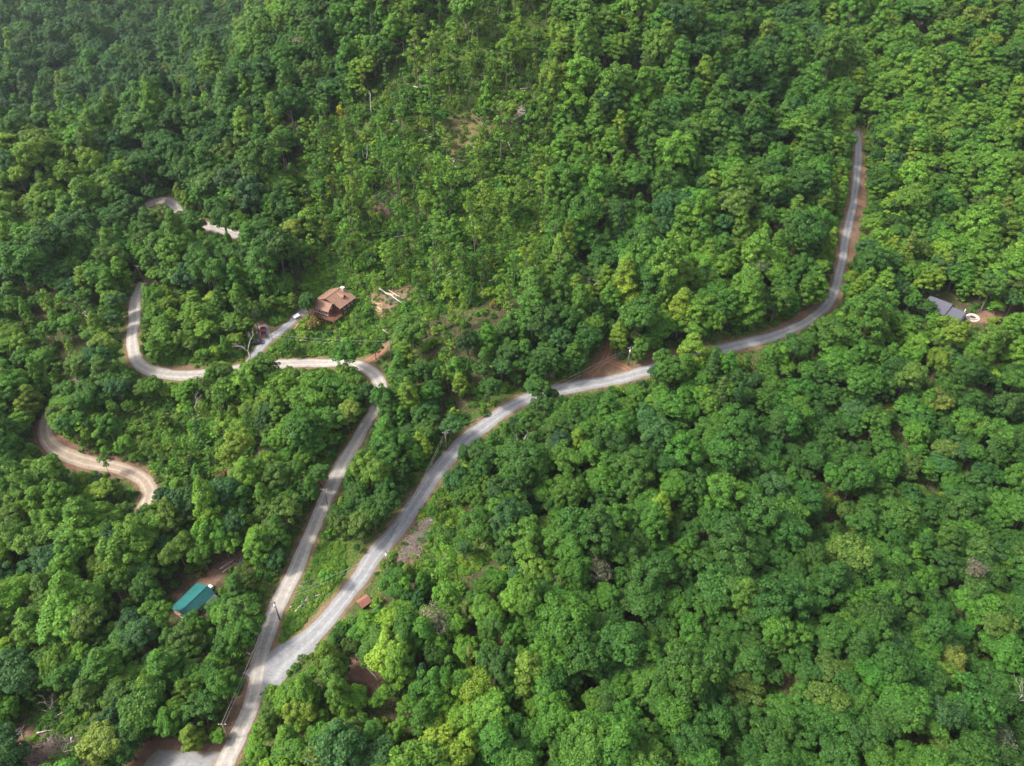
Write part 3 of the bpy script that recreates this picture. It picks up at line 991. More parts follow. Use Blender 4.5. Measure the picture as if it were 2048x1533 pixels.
for i in range(N):
    x, y = mp[i]; d = drift[i]; q = rng.random()
    if kind[i] == 'thin':
        t = 'grey' if q < .4 else 'olive'
    elif kind[i] == 'pine':
        t = 'black' if q < .4 else 'blue'
    elif kind[i] == 'slender':
        t = 'bright' if q < .5 else ('mid' if q < .68 else 'lime')
    elif kind[i] == 'poplar':
        t = 'bright' if d > 0.1 else ('lime' if q < .25 else 'mid')
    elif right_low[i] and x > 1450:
        t = 'deep' if d < 0.1 else ('mid' if q < .5 else ('blue' if q < .72 else 'olive'))  # deeper greens here also carry the slope's shade in the leaf colour
    elif y < 330 and x < 350:
        t = ('lime' if q < .5 else 'bright') if y > 270 and x < 210 else ('deep' if d < 0 else ('blue' if q < .3 else 'mid'))
    else:
        t = 'deep' if d < -0.65 else ('mid' if d < 0.15 else ('bright' if d < 0.9 else ('lime' if q < .45 else 'bright')))
        if q > 0.95:
            t = 'olive'
        elif q > 0.88:
            t = 'blue'
    if 270 < x < 640 and 560 < y < 740 and t in ('deep', 'blue', 'olive', 'mid') and rng.random() < .8:
        t = 'bright' if q < .6 else 'lime'
    if t in ('deep', 'mid', 'blue') and ((x > 1650 and y < 560) or (850 < x < 1260 and y < 190)) and rng.random() < .55:
        t = 'lime' if q < .35 else 'bright'
    if x < 470 and bd[i] > 470 and rng.random() < .75:
        t = 'deep' if q < .5 else ('blue' if q < .75 else 'mid')
    elif x < 260 and 270 < y < 480 and rng.random() < .75 - .0025 * x:
        t = 'lime' if q < .6 else 'bright'
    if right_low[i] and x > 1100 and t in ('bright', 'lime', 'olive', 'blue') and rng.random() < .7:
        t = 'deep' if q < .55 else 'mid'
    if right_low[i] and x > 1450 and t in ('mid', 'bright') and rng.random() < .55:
        t = 'deep'  # leaf colour darkened towards the right, painting in slope shade and lens vignetting
    if rng.random() < 0.007:
        t = 'gold'
    tone.append(t)
tone = np.array(tone, object)
var = np.array([rng.integers(0, len(KINDS[k])) for k in kind])
base_r = np.array([KINDS[k][v][3] for k, v in zip(kind, var)])
base_c = np.array([KINDS[k][v][4] for k, v in zip(kind, var)])
base_h = np.array([KINDS[k][v][5] for k, v in zip(kind, var)])
# trees that would stand in the way of what the photograph shows are younger and lower there, or missing
todo = keep.copy()
for f in (1.0, 0.72, 0.5, 0.34):
    i = np.nonzero(todo)[0]
    b = blocks(P[i], base_r[i] * scl[i] * f, base_c[i] * scl[i] * f, base_h[i] * scl[i] * f)
    good = i[b <= 0]
    scl[good] *= f
    todo[good] = False
keep &= ~todo
print('trees', keep.sum())


# ------------------------------------------------------------------ chosen trees the photograph singles out: (crown pixel, kind, tone, scale, label)
HERO = [
    ((690, 700), 'oak', 'mid', 1.15, 'large round-crowned tree hiding the road bend below the brown-roofed house'),
    ((440, 738), 'oak', 'mid', 0.85, 'leafy tree growing over the gravel road left of the driveway entrance'),
    ((612, 600), 'oak', 'deep', 0.78, 'dark leaning tree in front of the brown-roofed house'),
    ((1084, 806), 'oak', 'deep', 0.82, 'dark tree overhanging the near edge of the right-hand gravel road'),
    ((816, 790), 'poplar', 'lime', 0.95, 'tall yellow-green tree in the strip between the two gravel roads'),
    ((742, 792), 'oak', 'blue', 0.42, 'small bluish tree at the inside of the sharp road bend'),
    ((585, 145), 'oak', 'yellow', 0.5, 'small bright yellow tree high on the left flank of the hill'),
    ((889, 100), 'slender', 'yellow', 0.65, 'yellow-leaved tree left of the thinned hilltop'),
    ((668, 302), 'slender', 'yellow', 0.9, 'tall bright yellow tree at the left edge of the thinned slope'),
    ((680, 222), 'slender', 'yellow', 0.75, 'narrow yellow tree above the taller yellow one on the hill'),
    ((638, 202), 'slender', 'gold', 0.6, 'small golden tree left of the narrow yellow tree on the hill'),
    ((1566, 350), 'oak', 'yellow', 0.55, 'round bright yellow tree left of the far stretch of the right-hand road'),
    ((1895, 1310), 'oak', 'gold', 1.05, 'golden green round-crowned tree in the lower right woods'),
    ((1116, 888), 'oak', 'black', 0.95, 'blackish green tree below the right-hand gravel road'),
    ((1155, 882), 'poplar', 'lime', 0.8, 'vivid yellow-green tree beside the blackish green tree'),
    ((1268, 612), 'poplar', 'lime', 0.7, 'bright lime tree standing by the red hill track'),
    ((1210, 560), 'poplar', 'lime', 1.05, 'tall lime green tree behind the bare snag'),
    ((1182, 648), 'oak', 'lime', 1.1, 'broad lime green tree in front of the bare snag'),
    ((868, 1235), 'thin', 'grey', 0.95, 'thin greyish dying tree near the small red-roofed shed'),
    ((1198, 1136), 'thin', 'grey', 0.85, 'thin grey-brown dying tree in the middle of the right-hand woods'),
    ((1110, 1168), 'thin', 'grey', 0.6, 'narrow grey dying tree left of the grey-brown one'),
    ((1425, 735), 'pine', 'blue', 1.1, 'pale bluish pine just below the right-hand gravel road'),
    ((1442, 790), 'pine', 'olive', 1.15, 'olive green pine in the woods below the right-hand road'),
    ((1648, 640), 'pine', 'black', 0.42, 'small dark conifer at the outer edge of the road curve'),
    ((1628, 652), 'pine', 'black', 0.40, 'small dark conifer second along the outer edge of the road curve'),
    ((1690, 590), 'pine', 'black', 0.40, 'small dark conifer beside the shaded stretch of road above the curve'),
    ((815, 1142), 'poplar', 'lime', 0.5, 'bright lime young tree beside the heap of brushwood'),
    ((935, 1490), 'poplar', 'lime', 0.75, 'pale lime pointed tree near the bottom edge'),
    ((940, 1310), 'poplar', 'gold', 0.5, 'narrow golden tree in the woods right of the road fork'),
    ((735, 605), 'slender', 'bright', 0.7, 'slim fresh green tree right of the brown-roofed house'),
    ((748, 690), 'oak', 'mid', 0.62, 'round tree on the lawn below the dirt pad'),
    ((480, 610), 'slender', 'mid', 1.0, 'slim dark-trunked tree left of the red pickup'),
    ((505, 615), 'slender', 'olive', 0.9, 'slim pale-trunked tree behind the red pickup'),
    ((190, 645), 'poplar', 'lime', 0.75, 'lime green tree leaning over the left bend of the road'),
    ((220, 590), 'oak', 'lime', 0.7, 'round lime tree at the top end of the left road bend'),
    ((205, 920), 'slender', 'bright', 0.62, 'young tree leaning across the tan dirt road'),
    ((655, 1150), 'oak', 'bright', 0.5, 'small round tree standing alone on the grassy wedge'),
    ((690, 1170), 'bush', 'olive', 0.9, None),
    ((600, 1420), 'oak', 'lime', 0.75, 'yellow-green tree directly below the road fork'),
    ((1165, 235), 'poplar', 'mid', 1.0, 'pointed tree at the right edge of the thinned slope'),
    ((175, 1385), 'poplar', 'olive', 0.9, 'olive pointed tree above the patch of dead brushwood'),
    ((200, 1480), 'oak', 'gold', 0.95, 'golden-edged round tree left of the gravel pad'),
]
hero_rows = []
for px, k, t, s, lab in HERO:
    if lab is None:
        continue
    v = rng.integers(0, len(KINDS[k])); s = s * (0.8 if k != 'pine' else 0.9)
    b = cast([px], KINDS[k][v][4] * s)[0]
    hero_rows.append((b, k, v, t, s, lab))
hp = np.array([r_[0] for r_ in hero_rows])
for b, k, v, t, s, lab in hero_rows:
    rad = KINDS[k][v][3] * s
    keep &= np.hypot(P[:, 0] - b[0], P[:, 1] - b[1]) > rad * 0.75
    # nothing may stand so close in front that it hides them
    c = b + np.array([0, 0, KINDS[k][v][4] * s]); cp, cd = proj(c[None])
    r2 = base_r * scl
    tp, td = proj(P + np.array([0, 0, 1.0]) * (base_c * scl)[:, None])
    hide = (np.hypot(tp[:, 0] - cp[0, 0], tp[:, 1] - cp[0, 1]) < 0.75 * r2 / td * F) & (td < cd[0])
    keep &= ~hide

sel = np.nonzero(keep)[0]
P, bp, mp, kind, tone, scl, var = P[sel], bp[sel], mp[sel], kind[sel], tone[sel], scl[sel], var[sel]
N = len(P)
sc3 = np.column_stack([scl * rng.normal(1, 0.07, N), scl * rng.normal(1, 0.07, N), scl * rng.normal(1, 0.15, N).clip(.65, 1.5)])
rotv = np.column_stack([rng.normal(0, 0.045, N), rng.normal(0, 0.045, N), rng.uniform(0, 6.283, N)])


def tint_of(t):
    c = np.array(PAL[t]) * rng.normal(1, 0.10) * (1 + rng.normal(0, 0.055, 3))
    return np.clip(c, 0.005, 0.6)


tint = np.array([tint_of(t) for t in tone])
kinds_of_crown = {'oak': 'round-crowned', 'poplar': 'pointed', 'slender': 'slim', 'thin': 'thin-leaved', 'pine': 'conifer'}
names_of = {'oak': 'broadleaf_tree', 'poplar': 'broadleaf_tree', 'slender': 'slender_tree', 'thin': 'dying_tree', 'pine': 'pine_tree'}


def place_tree(b, k, v, s3, rot, tc, label, group, name=None):
    root = bpy.data.objects.new(name or names_of[k], None)
    root.empty_display_size = 0.5
    col.objects.link(root)
    root.location = (b[0], b[1], b[2] - 0.15); root.rotation_euler = rot; root.scale = s3
    cm, tm = KINDS[k][v][:2]
    c = bpy.data.objects.new('crown', cm); col.objects.link(c); c.parent = root
    c['tint'] = [float(q) for q in tc]
    t = bpy.data.objects.new('trunk', tm); col.objects.link(t); t.parent = root
    t['tint'] = [float(q) for q in tc]
    tag(root, label, 'tree', group)
    return root


for b, k, v, t, s, lab in hero_rows:
    place_tree(b, k, v, (s, s, s), (0, 0, rng.uniform(0, 6.28)), tint_of(t), lab, 'trees that stand out from the woods')

# ------------------------------------------------------------------ the 300 trees that show largest are things; every slim tree of the thinned slope too
cpx, cdd = proj(P + np.array([0, 0, 15.0]) * scl[:, None])
inside = (cpx[:, 0] > 6) & (cpx[:, 0] < 2042) & (cpx[:, 1] > 6) & (cpx[:, 1] < 1527)
size = np.array([KINDS[k][v][3] for k, v in zip(kind, var)]) * scl / cdd
big = np.zeros(N, bool)
br = np.nonzero(inside & np.isin(kind, ['oak', 'poplar']))[0]
big[br[np.argsort(-size[br])[:280]]] = True
sl = np.nonzero(inside & (kind == 'slender'))[0]
big[sl[np.argsort(-size[sl])[:170]]] = True
big[inside & np.isin(kind, ['thin', 'pine']) & (cdd < 480)] = True

LAND = [((545, 1345), 'the road fork'), ((384, 1195), 'the teal-roofed cabin'), ((727, 1200), 'the small red-roofed shed'), ((665, 588), 'the brown-roofed house'), ((370, 1515), 'the gravel pad'),
        ((655, 1010), 'the pole beside the main road'), ((893, 890), 'the pole where the right road bends'), ((1256, 715), 'the pole by the red hill track'), ((785, 590), 'the cleared dirt pad'), ((527, 663), 'the red pickup'),
        ((86, 866), 'the hairpin of the tan road'), ((299, 985), 'the lower end of the tan road'), ((345, 750), 'the left road bend'), ((1116, 888), 'the blackish green tree'), ((868, 1235), 'the dying tree near the shed'),
        ((1198, 1136), 'the grey-brown dying tree'), ((1895, 1310), 'the golden green tree'), ((1970, 1395), 'the bare limbs in the lower right woods'), ((1442, 790), 'the olive pine'), ((1905, 612), 'the grey-roofed house'),
        ((1024, 1520), 'the middle of the bottom edge'), ((1500, 1520), 'the bottom edge right of middle'), ((2030, 1515), 'the bottom right corner'), ((10, 1515), 'the bottom left corner'), ((10, 1150), 'the left edge below the middle'),
        ((2035, 1000), 'the right edge below the middle'), ((1600, 1050), 'the dark gap in the right-hand woods'), ((1400, 1250), 'the brown gap in the right-hand woods'), ((820, 1085), 'the brushwood heap'), ((1640, 625), 'the upper road curve'),
        ((10, 640), 'the left edge above the middle'), ((2035, 760), 'the right edge at half height'), ((668, 302), 'the tall yellow tree on the hill'), ((960, 245), 'the logs on the thinned slope'), ((1195, 325), 'the bare red soil on the hill'),
        ((1566, 350), 'the round yellow tree'), ((790, 410), 'the fallen brush above the brown-roofed house'), ((505, 690), 'the bare white tree'), ((940, 745), 'the fallen trunks uphill of the road'), ((1040, 40), 'the top of the hill'),
        ((585, 145), 'the small yellow tree on the left flank'), ((850, 265), 'the stacked logs on the slope')]
ORD = 'closest,second closest,third closest,fourth closest,fifth closest,sixth closest,seventh closest,eighth closest,ninth closest,tenth closest,eleventh closest,twelfth closest'.split(',')


def ordinal(n):
    if n < len(ORD):
        return ORD[n]
    return '%dth closest' % (n + 1) if (n + 1) % 10 not in (1, 2, 3) or (n + 1) in (11, 12, 13) else '%d%s closest' % (n + 1, {1: 'st', 2: 'nd', 3: 'rd'}[(n + 1) % 10])


lp = np.array([p for p, _ in LAND], float)
chosen = np.nonzero(big)[0]
dl = np.hypot(cpx[chosen, None, 0] - lp[None, :, 0], cpx[chosen, None, 1] - lp[None, :, 1])
own = dl.argmin(1)
for li in range(len(LAND)):
    for kk in ('broadleaf_tree', 'slender_tree', 'dying_tree', 'pine_tree'):
        mem = [j for j in range(len(chosen)) if own[j] == li and names_of[kind[chosen[j]]] == kk]
        mem.sort(key=lambda j: dl[j, li])
        for n, j in enumerate(mem):
            i = chosen[j]
            word = {'broadleaf_tree': 'leafy tree', 'slender_tree': 'slim tree', 'dying_tree': 'thin dying tree', 'pine_tree': 'pine'}[kk]
            col_w = WORDS[tone[i]]
            crown = ' round-crowned' if kind[i] == 'oak' else (' pointed' if kind[i] == 'poplar' else '')
            lab = '%s%s %s, %s to %s' % (col_w, crown, word, ordinal(n), LAND[li][1])
            grp = {'broadleaf_tree': 'broadleaf trees of the near woods', 'slender_tree': 'slim trees of the thinned woods', 'dying_tree': 'thin dying trees', 'pine_tree': 'pines among the broadleaf woods'}[kk]
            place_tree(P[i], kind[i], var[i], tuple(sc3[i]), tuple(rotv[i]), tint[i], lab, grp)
print('individual trees', len(chosen) + len(hero_rows))

# ------------------------------------------------------------------ the rest of the woods: one mass, instanced


def instancer(name, keys, pos, rot, sc, ind, tc, label, cat):
    """one object whose points carry whole trees or bushes"""
    src = bpy.data.collections.new(name + '_kit')
    for j, me in enumerate(keys):
        o = bpy.data.objects.new('%s_kit_%03d' % (name, j), me)
        src.objects.link(o)
    me = bpy.data.meshes.new(name)
    me.vertices.add(len(pos)); me.vertices.foreach_set('co', np.asarray(pos, np.float32).ravel())
    for nm, ty, ch, arr in (('rot', 'FLOAT_VECTOR', 'vector', rot), ('siz', 'FLOAT_VECTOR', 'vector', sc)):
        a = me.attributes.new(nm, ty, 'POINT'); a.data.foreach_set(ch, np.asarray(arr, np.float32).ravel())
    a = me.attributes.new('pick', 'INT', 'POINT'); a.data.foreach_set('value', np.asarray(ind, np.int32))
    a = me.attributes.new('tint', 'FLOAT_COLOR', 'POINT')
    a.data.foreach_set('color', np.column_stack([tc, np.ones(len(pos))]).astype(np.float32).ravel())
    o = link(name, me)
    ng = bpy.data.node_groups.new(name, 'GeometryNodeTree')
    ng.interface.new_socket('Geometry', in_out='INPUT', socket_type='NodeSocketGeometry')
    ng.interface.new_socket('Geometry', in_out='OUTPUT', socket_type='NodeSocketGeometry')
    gi = ng.nodes.new('NodeGroupInput'); go = ng.nodes.new('NodeGroupOutput')
    ip = ng.nodes.new('GeometryNodeInstanceOnPoints'); ci = ng.nodes.new('GeometryNodeCollectionInfo')
    ci.inputs['Collection'].default_value = src
    ci.inputs['Separate Children'].default_value = True
    ci.inputs['Reset Children'].default_value = True
    ip.inputs['Pick Instance'].default_value = True

    def named(nm, ty):
        q = ng.nodes.new('GeometryNodeInputNamedAttribute'); q.data_type = ty; q.inputs['Name'].default_value = nm
        return q.outputs['Attribute']
    L = ng.links.new
    L(gi.outputs[0], ip.inputs['Points']); L(ci.outputs[0], ip.inputs['Instance'])
    L(named('pick', 'INT'), ip.inputs['Instance Index'])
    L(named('rot', 'FLOAT_VECTOR'), ip.inputs['Rotation']); L(named('siz', 'FLOAT_VECTOR'), ip.inputs['Scale'])
    L(ip.outputs[0], go.inputs[0])
    md = o.modifiers.new(name, 'NODES'); md.node_group = ng
    tag(o, label, cat, None, 'stuff')
    return o


flat = []; start = {}
for k in ('oak', 'poplar', 'slender', 'thin', 'pine'):
    start[k] = len(flat); flat += [q[2] for q in KINDS[k]]
rest = np.nonzero(~big)[0]
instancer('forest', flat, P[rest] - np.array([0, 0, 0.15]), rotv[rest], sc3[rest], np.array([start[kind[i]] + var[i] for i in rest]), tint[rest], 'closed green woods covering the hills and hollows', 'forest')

# ------------------------------------------------------------------ undergrowth: bushes in thinned woods, on verges and in gaps
B = scatter(2.6, -230, 265, 60, 430)
B = np.column_stack([B, height(B[:, 0], B[:, 1])])
qp, qd = proj(B)
ins = (qp[:, 0] > -60) & (qp[:, 0] < 2110) & (qp[:, 1] > -60) & (qp[:, 1] < 1600)
B, qp, qd = B[ins], qp[ins], qd[ins]
bigger = inpoly(qp, WEEDY[2][0]) | inpoly(qp, WEEDY[3][0])
share = np.full(len(B), 0.34)
for poly, k in WEEDY:
    share[inpoly(qp, poly)] = 0.62 * k
share[inpoly(qp, WEEDY[0][0])] = 0.50
share[inpoly(qp, WEEDY[1][0])] = 0.05
bs = rng.lognormal(-0.25, 0.42, len(B)).clip(0.35, 1.9) * np.where(bigger, 1.35, 1.0)
for poly, a, b, c in PATCHES:
    share[inpoly(qp, poly)] *= max(0.02, 0.35 - 0.45 * a)
rg = np.array([road_gap(p[0], p[1]) for p in B])
share = np.where((rg > 1.0) & (rg < 9), np.maximum(share, 0.6), share)
share[rg < 1.0] = 0
for poly in (FORK, PAD, [(525, 1330), (560, 1300), (620, 1262), (655, 1250), (600, 1320), (530, 1390)]):
    share[inpoly(qp, poly)] = 0
for poly, a, b, c in PATCHES:
    share[inpoly(qp, poly) & (rg < 7)] *= 0.1
share[inpoly(qp, WEEDY[1][0])] = 0.03
for (b, r_) in keep_w:
    share[np.hypot(B[:, 0] - b[0], B[:, 1] - b[1]) < r_] = 0
kb = rng.random(len(B)) < share
B, bs, qp = B[kb], bs[kb], qp[kb]
hb = blocks(B, 1.6 * bs, 1.0 * bs, 1.1 * bs)
bs = np.where(hb > 1, bs * 0.5, bs)
kb = blocks(B, 1.6 * bs, 1.0 * bs, 1.1 * bs) <= 1
B, bs = B[kb], bs[kb]
n = len(B)
bt = np.array([tint_of(t) for t in rng.choice(['mid', 'bright', 'bright', 'lime', 'olive', 'deep', 'rust'], n, p=[.26, .26, .2, .13, .08, .06, .01])]) * 1.08
instancer('undergrowth', [q[2] for q in KINDS['bush']], B - np.array([0, 0, .05]), np.column_stack([np.zeros(n), np.zeros(n), rng.uniform(0, 6.28, n)]),
          np.column_stack([bs, bs, bs * rng.uniform(.7, 1.3, n)]), rng.integers(0, len(KINDS['bush']), n), bt, 'low bushes and saplings under the thinned woods and along the verges', 'undergrowth')
print('bushes', n)

# low weeds on the grassy wedge and the lawn
Wd = np.vstack([scatter(0.9, -160, 40, 90, 330), scatter(1.25, -240, 120, 60, 420)])
Wd = np.column_stack([Wd, height(Wd[:, 0], Wd[:, 1])])
wp, _ = proj(Wd)
m = inpoly(wp, [(592, 1150), (625, 1100), (650, 1085), (690, 1090), (690, 1150), (640, 1200), (585, 1285), (548, 1292), (560, 1232)]) | (inpoly(wp, WEEDY[0][0]) & (rng.random(len(wp)) < .5))
for poly, k in WEEDY[2:]:
    m |= inpoly(wp, poly) & (rng.random(len(wp)) < .45)
m &= (wp[:, 0] > -30) & (wp[:, 0] < 2080) & (wp[:, 1] > -30) & (wp[:, 1] < 1570)
for poly, a, b, c in PATCHES:
    m &= ~(inpoly(wp, poly) & (rng.random(len(wp)) < min(1.0, max(1.15 * a, 1.1 * c if c > .8 else 0))))
m &= rng.random(len(wp)) < 0.8
Wd = Wd[m]
Wd = Wd[np.array([road_gap(p[0], p[1]) for p in Wd]) > 1.6]
n = len(Wd)
ws = rng.uniform(0.16, 0.40, n) * np.where((rng.random(n) < .3) & ~inpoly(proj(Wd)[0], WEEDY[1][0]), 1.6, 1.0)
instancer('weeds', [q[2] for q in KINDS['bush']], Wd, np.column_stack([np.zeros(n), np.zeros(n), rng.uniform(0, 6.28, n)]), np.column_stack([ws * 1.3, ws * 1.3, ws]), rng.integers(0, 4, n),
          np.array([tint_of(t) for t in rng.choice(['bright', 'lime', 'mid', 'olive'], n, p=[.45, .25, .2, .1])]), 'low green weeds on the grassy wedge, the lawn and open ground', 'weeds')
print('weeds', n)


# ------------------------------------------------------------------ dead wood
def dead_tree(px, h, seed, label, rad=0.26, bark='palebark', spread=0.5, lean=(0, 0), depth=4):
    b = cast([px])[0]
    root = link('dead_tree', None, loc=(b[0], b[1], b[2]))
    root.rotation_euler = (lean[0], lean[1], 0)
    bare(seed, h, rad, spread, depth).build('trunk', M[bark], root, smooth=True)
    return tag(root, label, 'dead tree', 'bare dead trees')


dead_tree((503, 725), 12, 1, 'bare white dead tree beside the driveway entrance', 0.3)
dead_tree((1176, 612), 15, 2, 'bare grey snag between two lime green trees', 0.26, spread=0.35)
dead_tree((1868, 365), 11, 3, 'bare dead tree in the woods right of the far road', 0.22)
dead_tree((1905, 372), 9, 4, 'smaller bare dead tree beside the one right of the far road', 0.2)
dead_tree((1985, 1425), 20, 5, 'bare pale limbs of a dead tree in the lower right woods', 0.26, lean=(0.2, 0.25))
dead_tree((735, 355), 16, 6, 'tall bare stem on the lower left of the thinned slope', 0.2, spread=0.2, depth=2)
dead_tree((1105, 232), 13, 7, 'pale bare stem right of the logs on the slope', 0.2, spread=0.3, depth=3)
dead_tree((745, 238), 14, 8, 'bare pole-like dead tree left of the thinned slope', 0.18, spread=0.15, depth=2)
dead_tree((100, 1525), 8, 9, 'bare grey brushy tree nearest the bottom left corner', 0.16, 'deadbark', 0.8, depth=5)
dead_tree((140, 1518), 9, 10, 'bare brown brushy tree right of the grey one at the bottom left', 0.16, 'deadbark', 0.8, depth=5)
dead_tree((70, 1495), 7, 11, 'low bare brushy tree left of the two at the bottom left', 0.14, 'deadbark', 0.9, depth=5)
dead_tree((110, 1430), 7, 14, 'low bare shrub tree uphill of the bottom left brushwood', 0.13, 'deadbark', 0.9, depth=5)
dead_tree((395, 830), 9, 12, 'bare broken tree in the open ground below the left road bend', 0.18, spread=0.6)
dead_tree((1505, 500), 13, 13, 'bare grey crown in the woods left of the far road', 0.2)
dead_tree((975, 1050), 6, 15, 'bare fallen crown right of the brushwood heap', 0.14, spread=0.8)
dead_tree((1045, 912), 12, 16, 'bare limbs below the right road in front of the dark tree', 0.2)

LOGS = [
    ((759, 579), (806, 609), 0.33, 'palebark', 'long pale log lying across the cleared dirt pad'), ((777, 582), (809, 601), 0.16, 'palebark', 'thin pale log behind the long one on the dirt pad'),
    ((757, 617), (764, 624), 0.30, 'palebark', 'short pale log below the dirt pad'), ((742, 508), (754, 497), 0.22, 'palebark', 'short log on the slope above the brown-roofed house'),
    ((774, 530), (792, 556), 0.22, 'palebark', 'pale fallen trunk above the dirt pad'), ((757, 464), (794, 457), 0.2, 'palebark', 'upper of two level logs above the dirt pad'),
    ((787, 477), (829, 468), 0.2, 'palebark', 'lower of two level logs above the dirt pad'), ((758, 393), (774, 428), 0.2, 'deadbark', 'brown trunk lying downhill in the fallen brush'),
    ((766, 395), (768, 432), 0.15, 'deadbark', 'thinner brown trunk beside the one in the fallen brush'), ((952, 235), (967, 244), 0.24, 'palebark', 'pale log at the top of the slope clearing'),
    ((956, 232), (972, 241), 0.2, 'palebark', 'pale log just behind the one at the top of the clearing'), ((964, 270), (972, 257), 0.2, 'palebark', 'short log leaning uphill in the slope clearing'),
    ((896, 322), (919, 342), 0.22, 'palebark', 'pale trunk lying downhill below the slope clearing'), ((905, 330), (912, 316), 0.16, 'palebark', 'short branch crossing the trunk below the clearing'),
    ((847, 262), (872, 268), 0.2, 'palebark', 'uppermost of the stacked logs on the slope'), ((845, 266), (870, 274), 0.2, 'palebark', 'middle of the stacked logs on the slope'), ((852, 273), (876, 280), 0.2, 'palebark', 'lowest of the stacked logs on the slope'),
    ((1012, 216), (1028, 228), 0.22, 'palebark', 'log right of the slope clearing'), ((1030, 240), (1050, 228), 0.2, 'palebark', 'pale branch heap log near the clearing edge'), ((1026, 226), (1038, 246), 0.16, 'palebark', 'thin log crossing near the clearing edge'),
    ((914, 743), (934, 758), 0.22, 'palebark', 'pale trunk between the hill and the right road'), ((934, 720), (962, 735), 0.2, 'deadbark', 'brown trunk uphill of the pale one by the right road'), ((918, 752), (940, 770), 0.16, 'palebark', 'thin trunk nearest the right road'),
    ((887, 558), (905, 546), 0.2, 'palebark', 'log in the woods right of the dirt pad'), ((885, 570), (910, 566), 0.18, 'palebark', 'level log in the woods right of the dirt pad'), ((963, 545), (974, 560), 0.2, 'palebark', 'short steep log on the lower slope'),
    ((382, 771), (392, 796), 0.24, 'palebark', 'pale trunk below the left road bend'), ((397, 798), (416, 826), 0.2, 'palebark', 'pale trunk downhill of the first below the left bend'), ((385, 841), (411, 822), 0.16, 'palebark', 'thin pale trunk crossing below the left bend'),
    ((475, 896), (503, 917), 0.24, 'palebark', 'fallen trunk in the woods left of the main road'), ((590, 1225), (619, 1195), 0.16, 'palebark', 'bleached pole lying on the grassy wedge'), ((580, 1216), (651, 1184), 0.12, 'palebark', 'long thin bleached pole on the grassy wedge'),
    ((598, 1206), (632, 1180), 0.12, 'deadbark', 'brown pole on the grassy wedge'), ((30, 1479), (47, 1456), 0.22, 'palebark', 'log in the bottom left opening'), ((22, 1474), (42, 1456), 0.18, 'palebark', 'second log in the bottom left opening'),
    ((75, 1468), (98, 1462), 0.18, 'palebark', 'level pale log in the bottom left opening'), ((482, 1295), (492, 1307), 0.22, 'palebark', 'cut log on the verge left of the fork'), ((493, 1305), (501, 1311), 0.2, 'palebark', 'shorter cut log on the verge left of the fork'),
    ((172, 633), (189, 643), 0.3, 'palebark', 'white log in the open ground left of the road'), ((165, 588), (174, 596), 0.35, 'cutwood', 'freshly cut log left of the upper road bend'), ((733, 1335), (756, 1362), 0.18, 'palebark', 'fallen trunk in the gap right of the fork'),
    ((600, 648), (588, 660), 0.14, 'cutwood', 'yellow timber lying beside the driveway'), ((765, 655), (775, 662), 0.3, 'deadbark', 'grey log at the edge of the lawn below the dirt pad'), ((766, 662), (776, 668), 0.28, 'deadbark', 'second grey log at the edge of the lawn'),
    ((67, 1495), (82, 1496), 0.3, 'cutwood', 'orange freshly split log in the bottom left opening'), ((440, 1140), (470, 1120), 0.14, 'palebark', 'thin log on bare ground behind the teal-roofed cabin'), ((446, 1146), (474, 1126), 0.12, 'palebark', 'second thin log behind the teal-roofed cabin'),
    ((862, 1175), (880, 1185), 0.2, 'palebark', 'pale log in the woods right of the shed'), ((270, 1445), (292, 1500), 0.15, 'deadbark', 'brown trunk lying at the edge of the gravel pad'),
]


def log_between(a, b, rad, bark, label, lift=0.15):
    p = cast([a, b])
    p0 = Vector(p[0]) + Vector((0, 0, rad + lift)); p1 = Vector(p[1]) + Vector((0, 0, rad * .7 + lift))
    ax = p1 - p0
    L = ax.length
    mb = MB()
    r = random.Random(hash(a) & 0xffff)
    pts = [p0.lerp(p1, t) for t in (0, .25, .5, .75, 1)]
    for q in pts:
        g = float(height(q.x, q.y))
        q.z = max(q.z, g + rad * .8)
    rel = [q - p0 + Vector((r.uniform(-.02, .02) * L, r.uniform(-.02, .02) * L, 0)) for q in pts]
    mb.tube(rel, [rad * 1.25, rad, rad * .9, rad * .75, rad * .5], 8)
    for t in (.45, .65, .85):                      # broken branch stubs
        q = rel[0].lerp(rel[-1], t)
        d = (ax.normalized() * .5 + Vector((r.uniform(-1, 1), r.uniform(-1, 1), r.uniform(.1, .9)))).normalized()
        mb.tube([q, q + d * r.uniform(.6, 1.8)], [rad * .35, rad * .12], 5)
    o = mb.build('fallen_log', M[bark], loc=p0, smooth=True)
    return tag(o, label, 'log', 'fallen logs')


for a, b, rad, bk, lab in LOGS:
    log_between(a, b, rad, bk, lab)
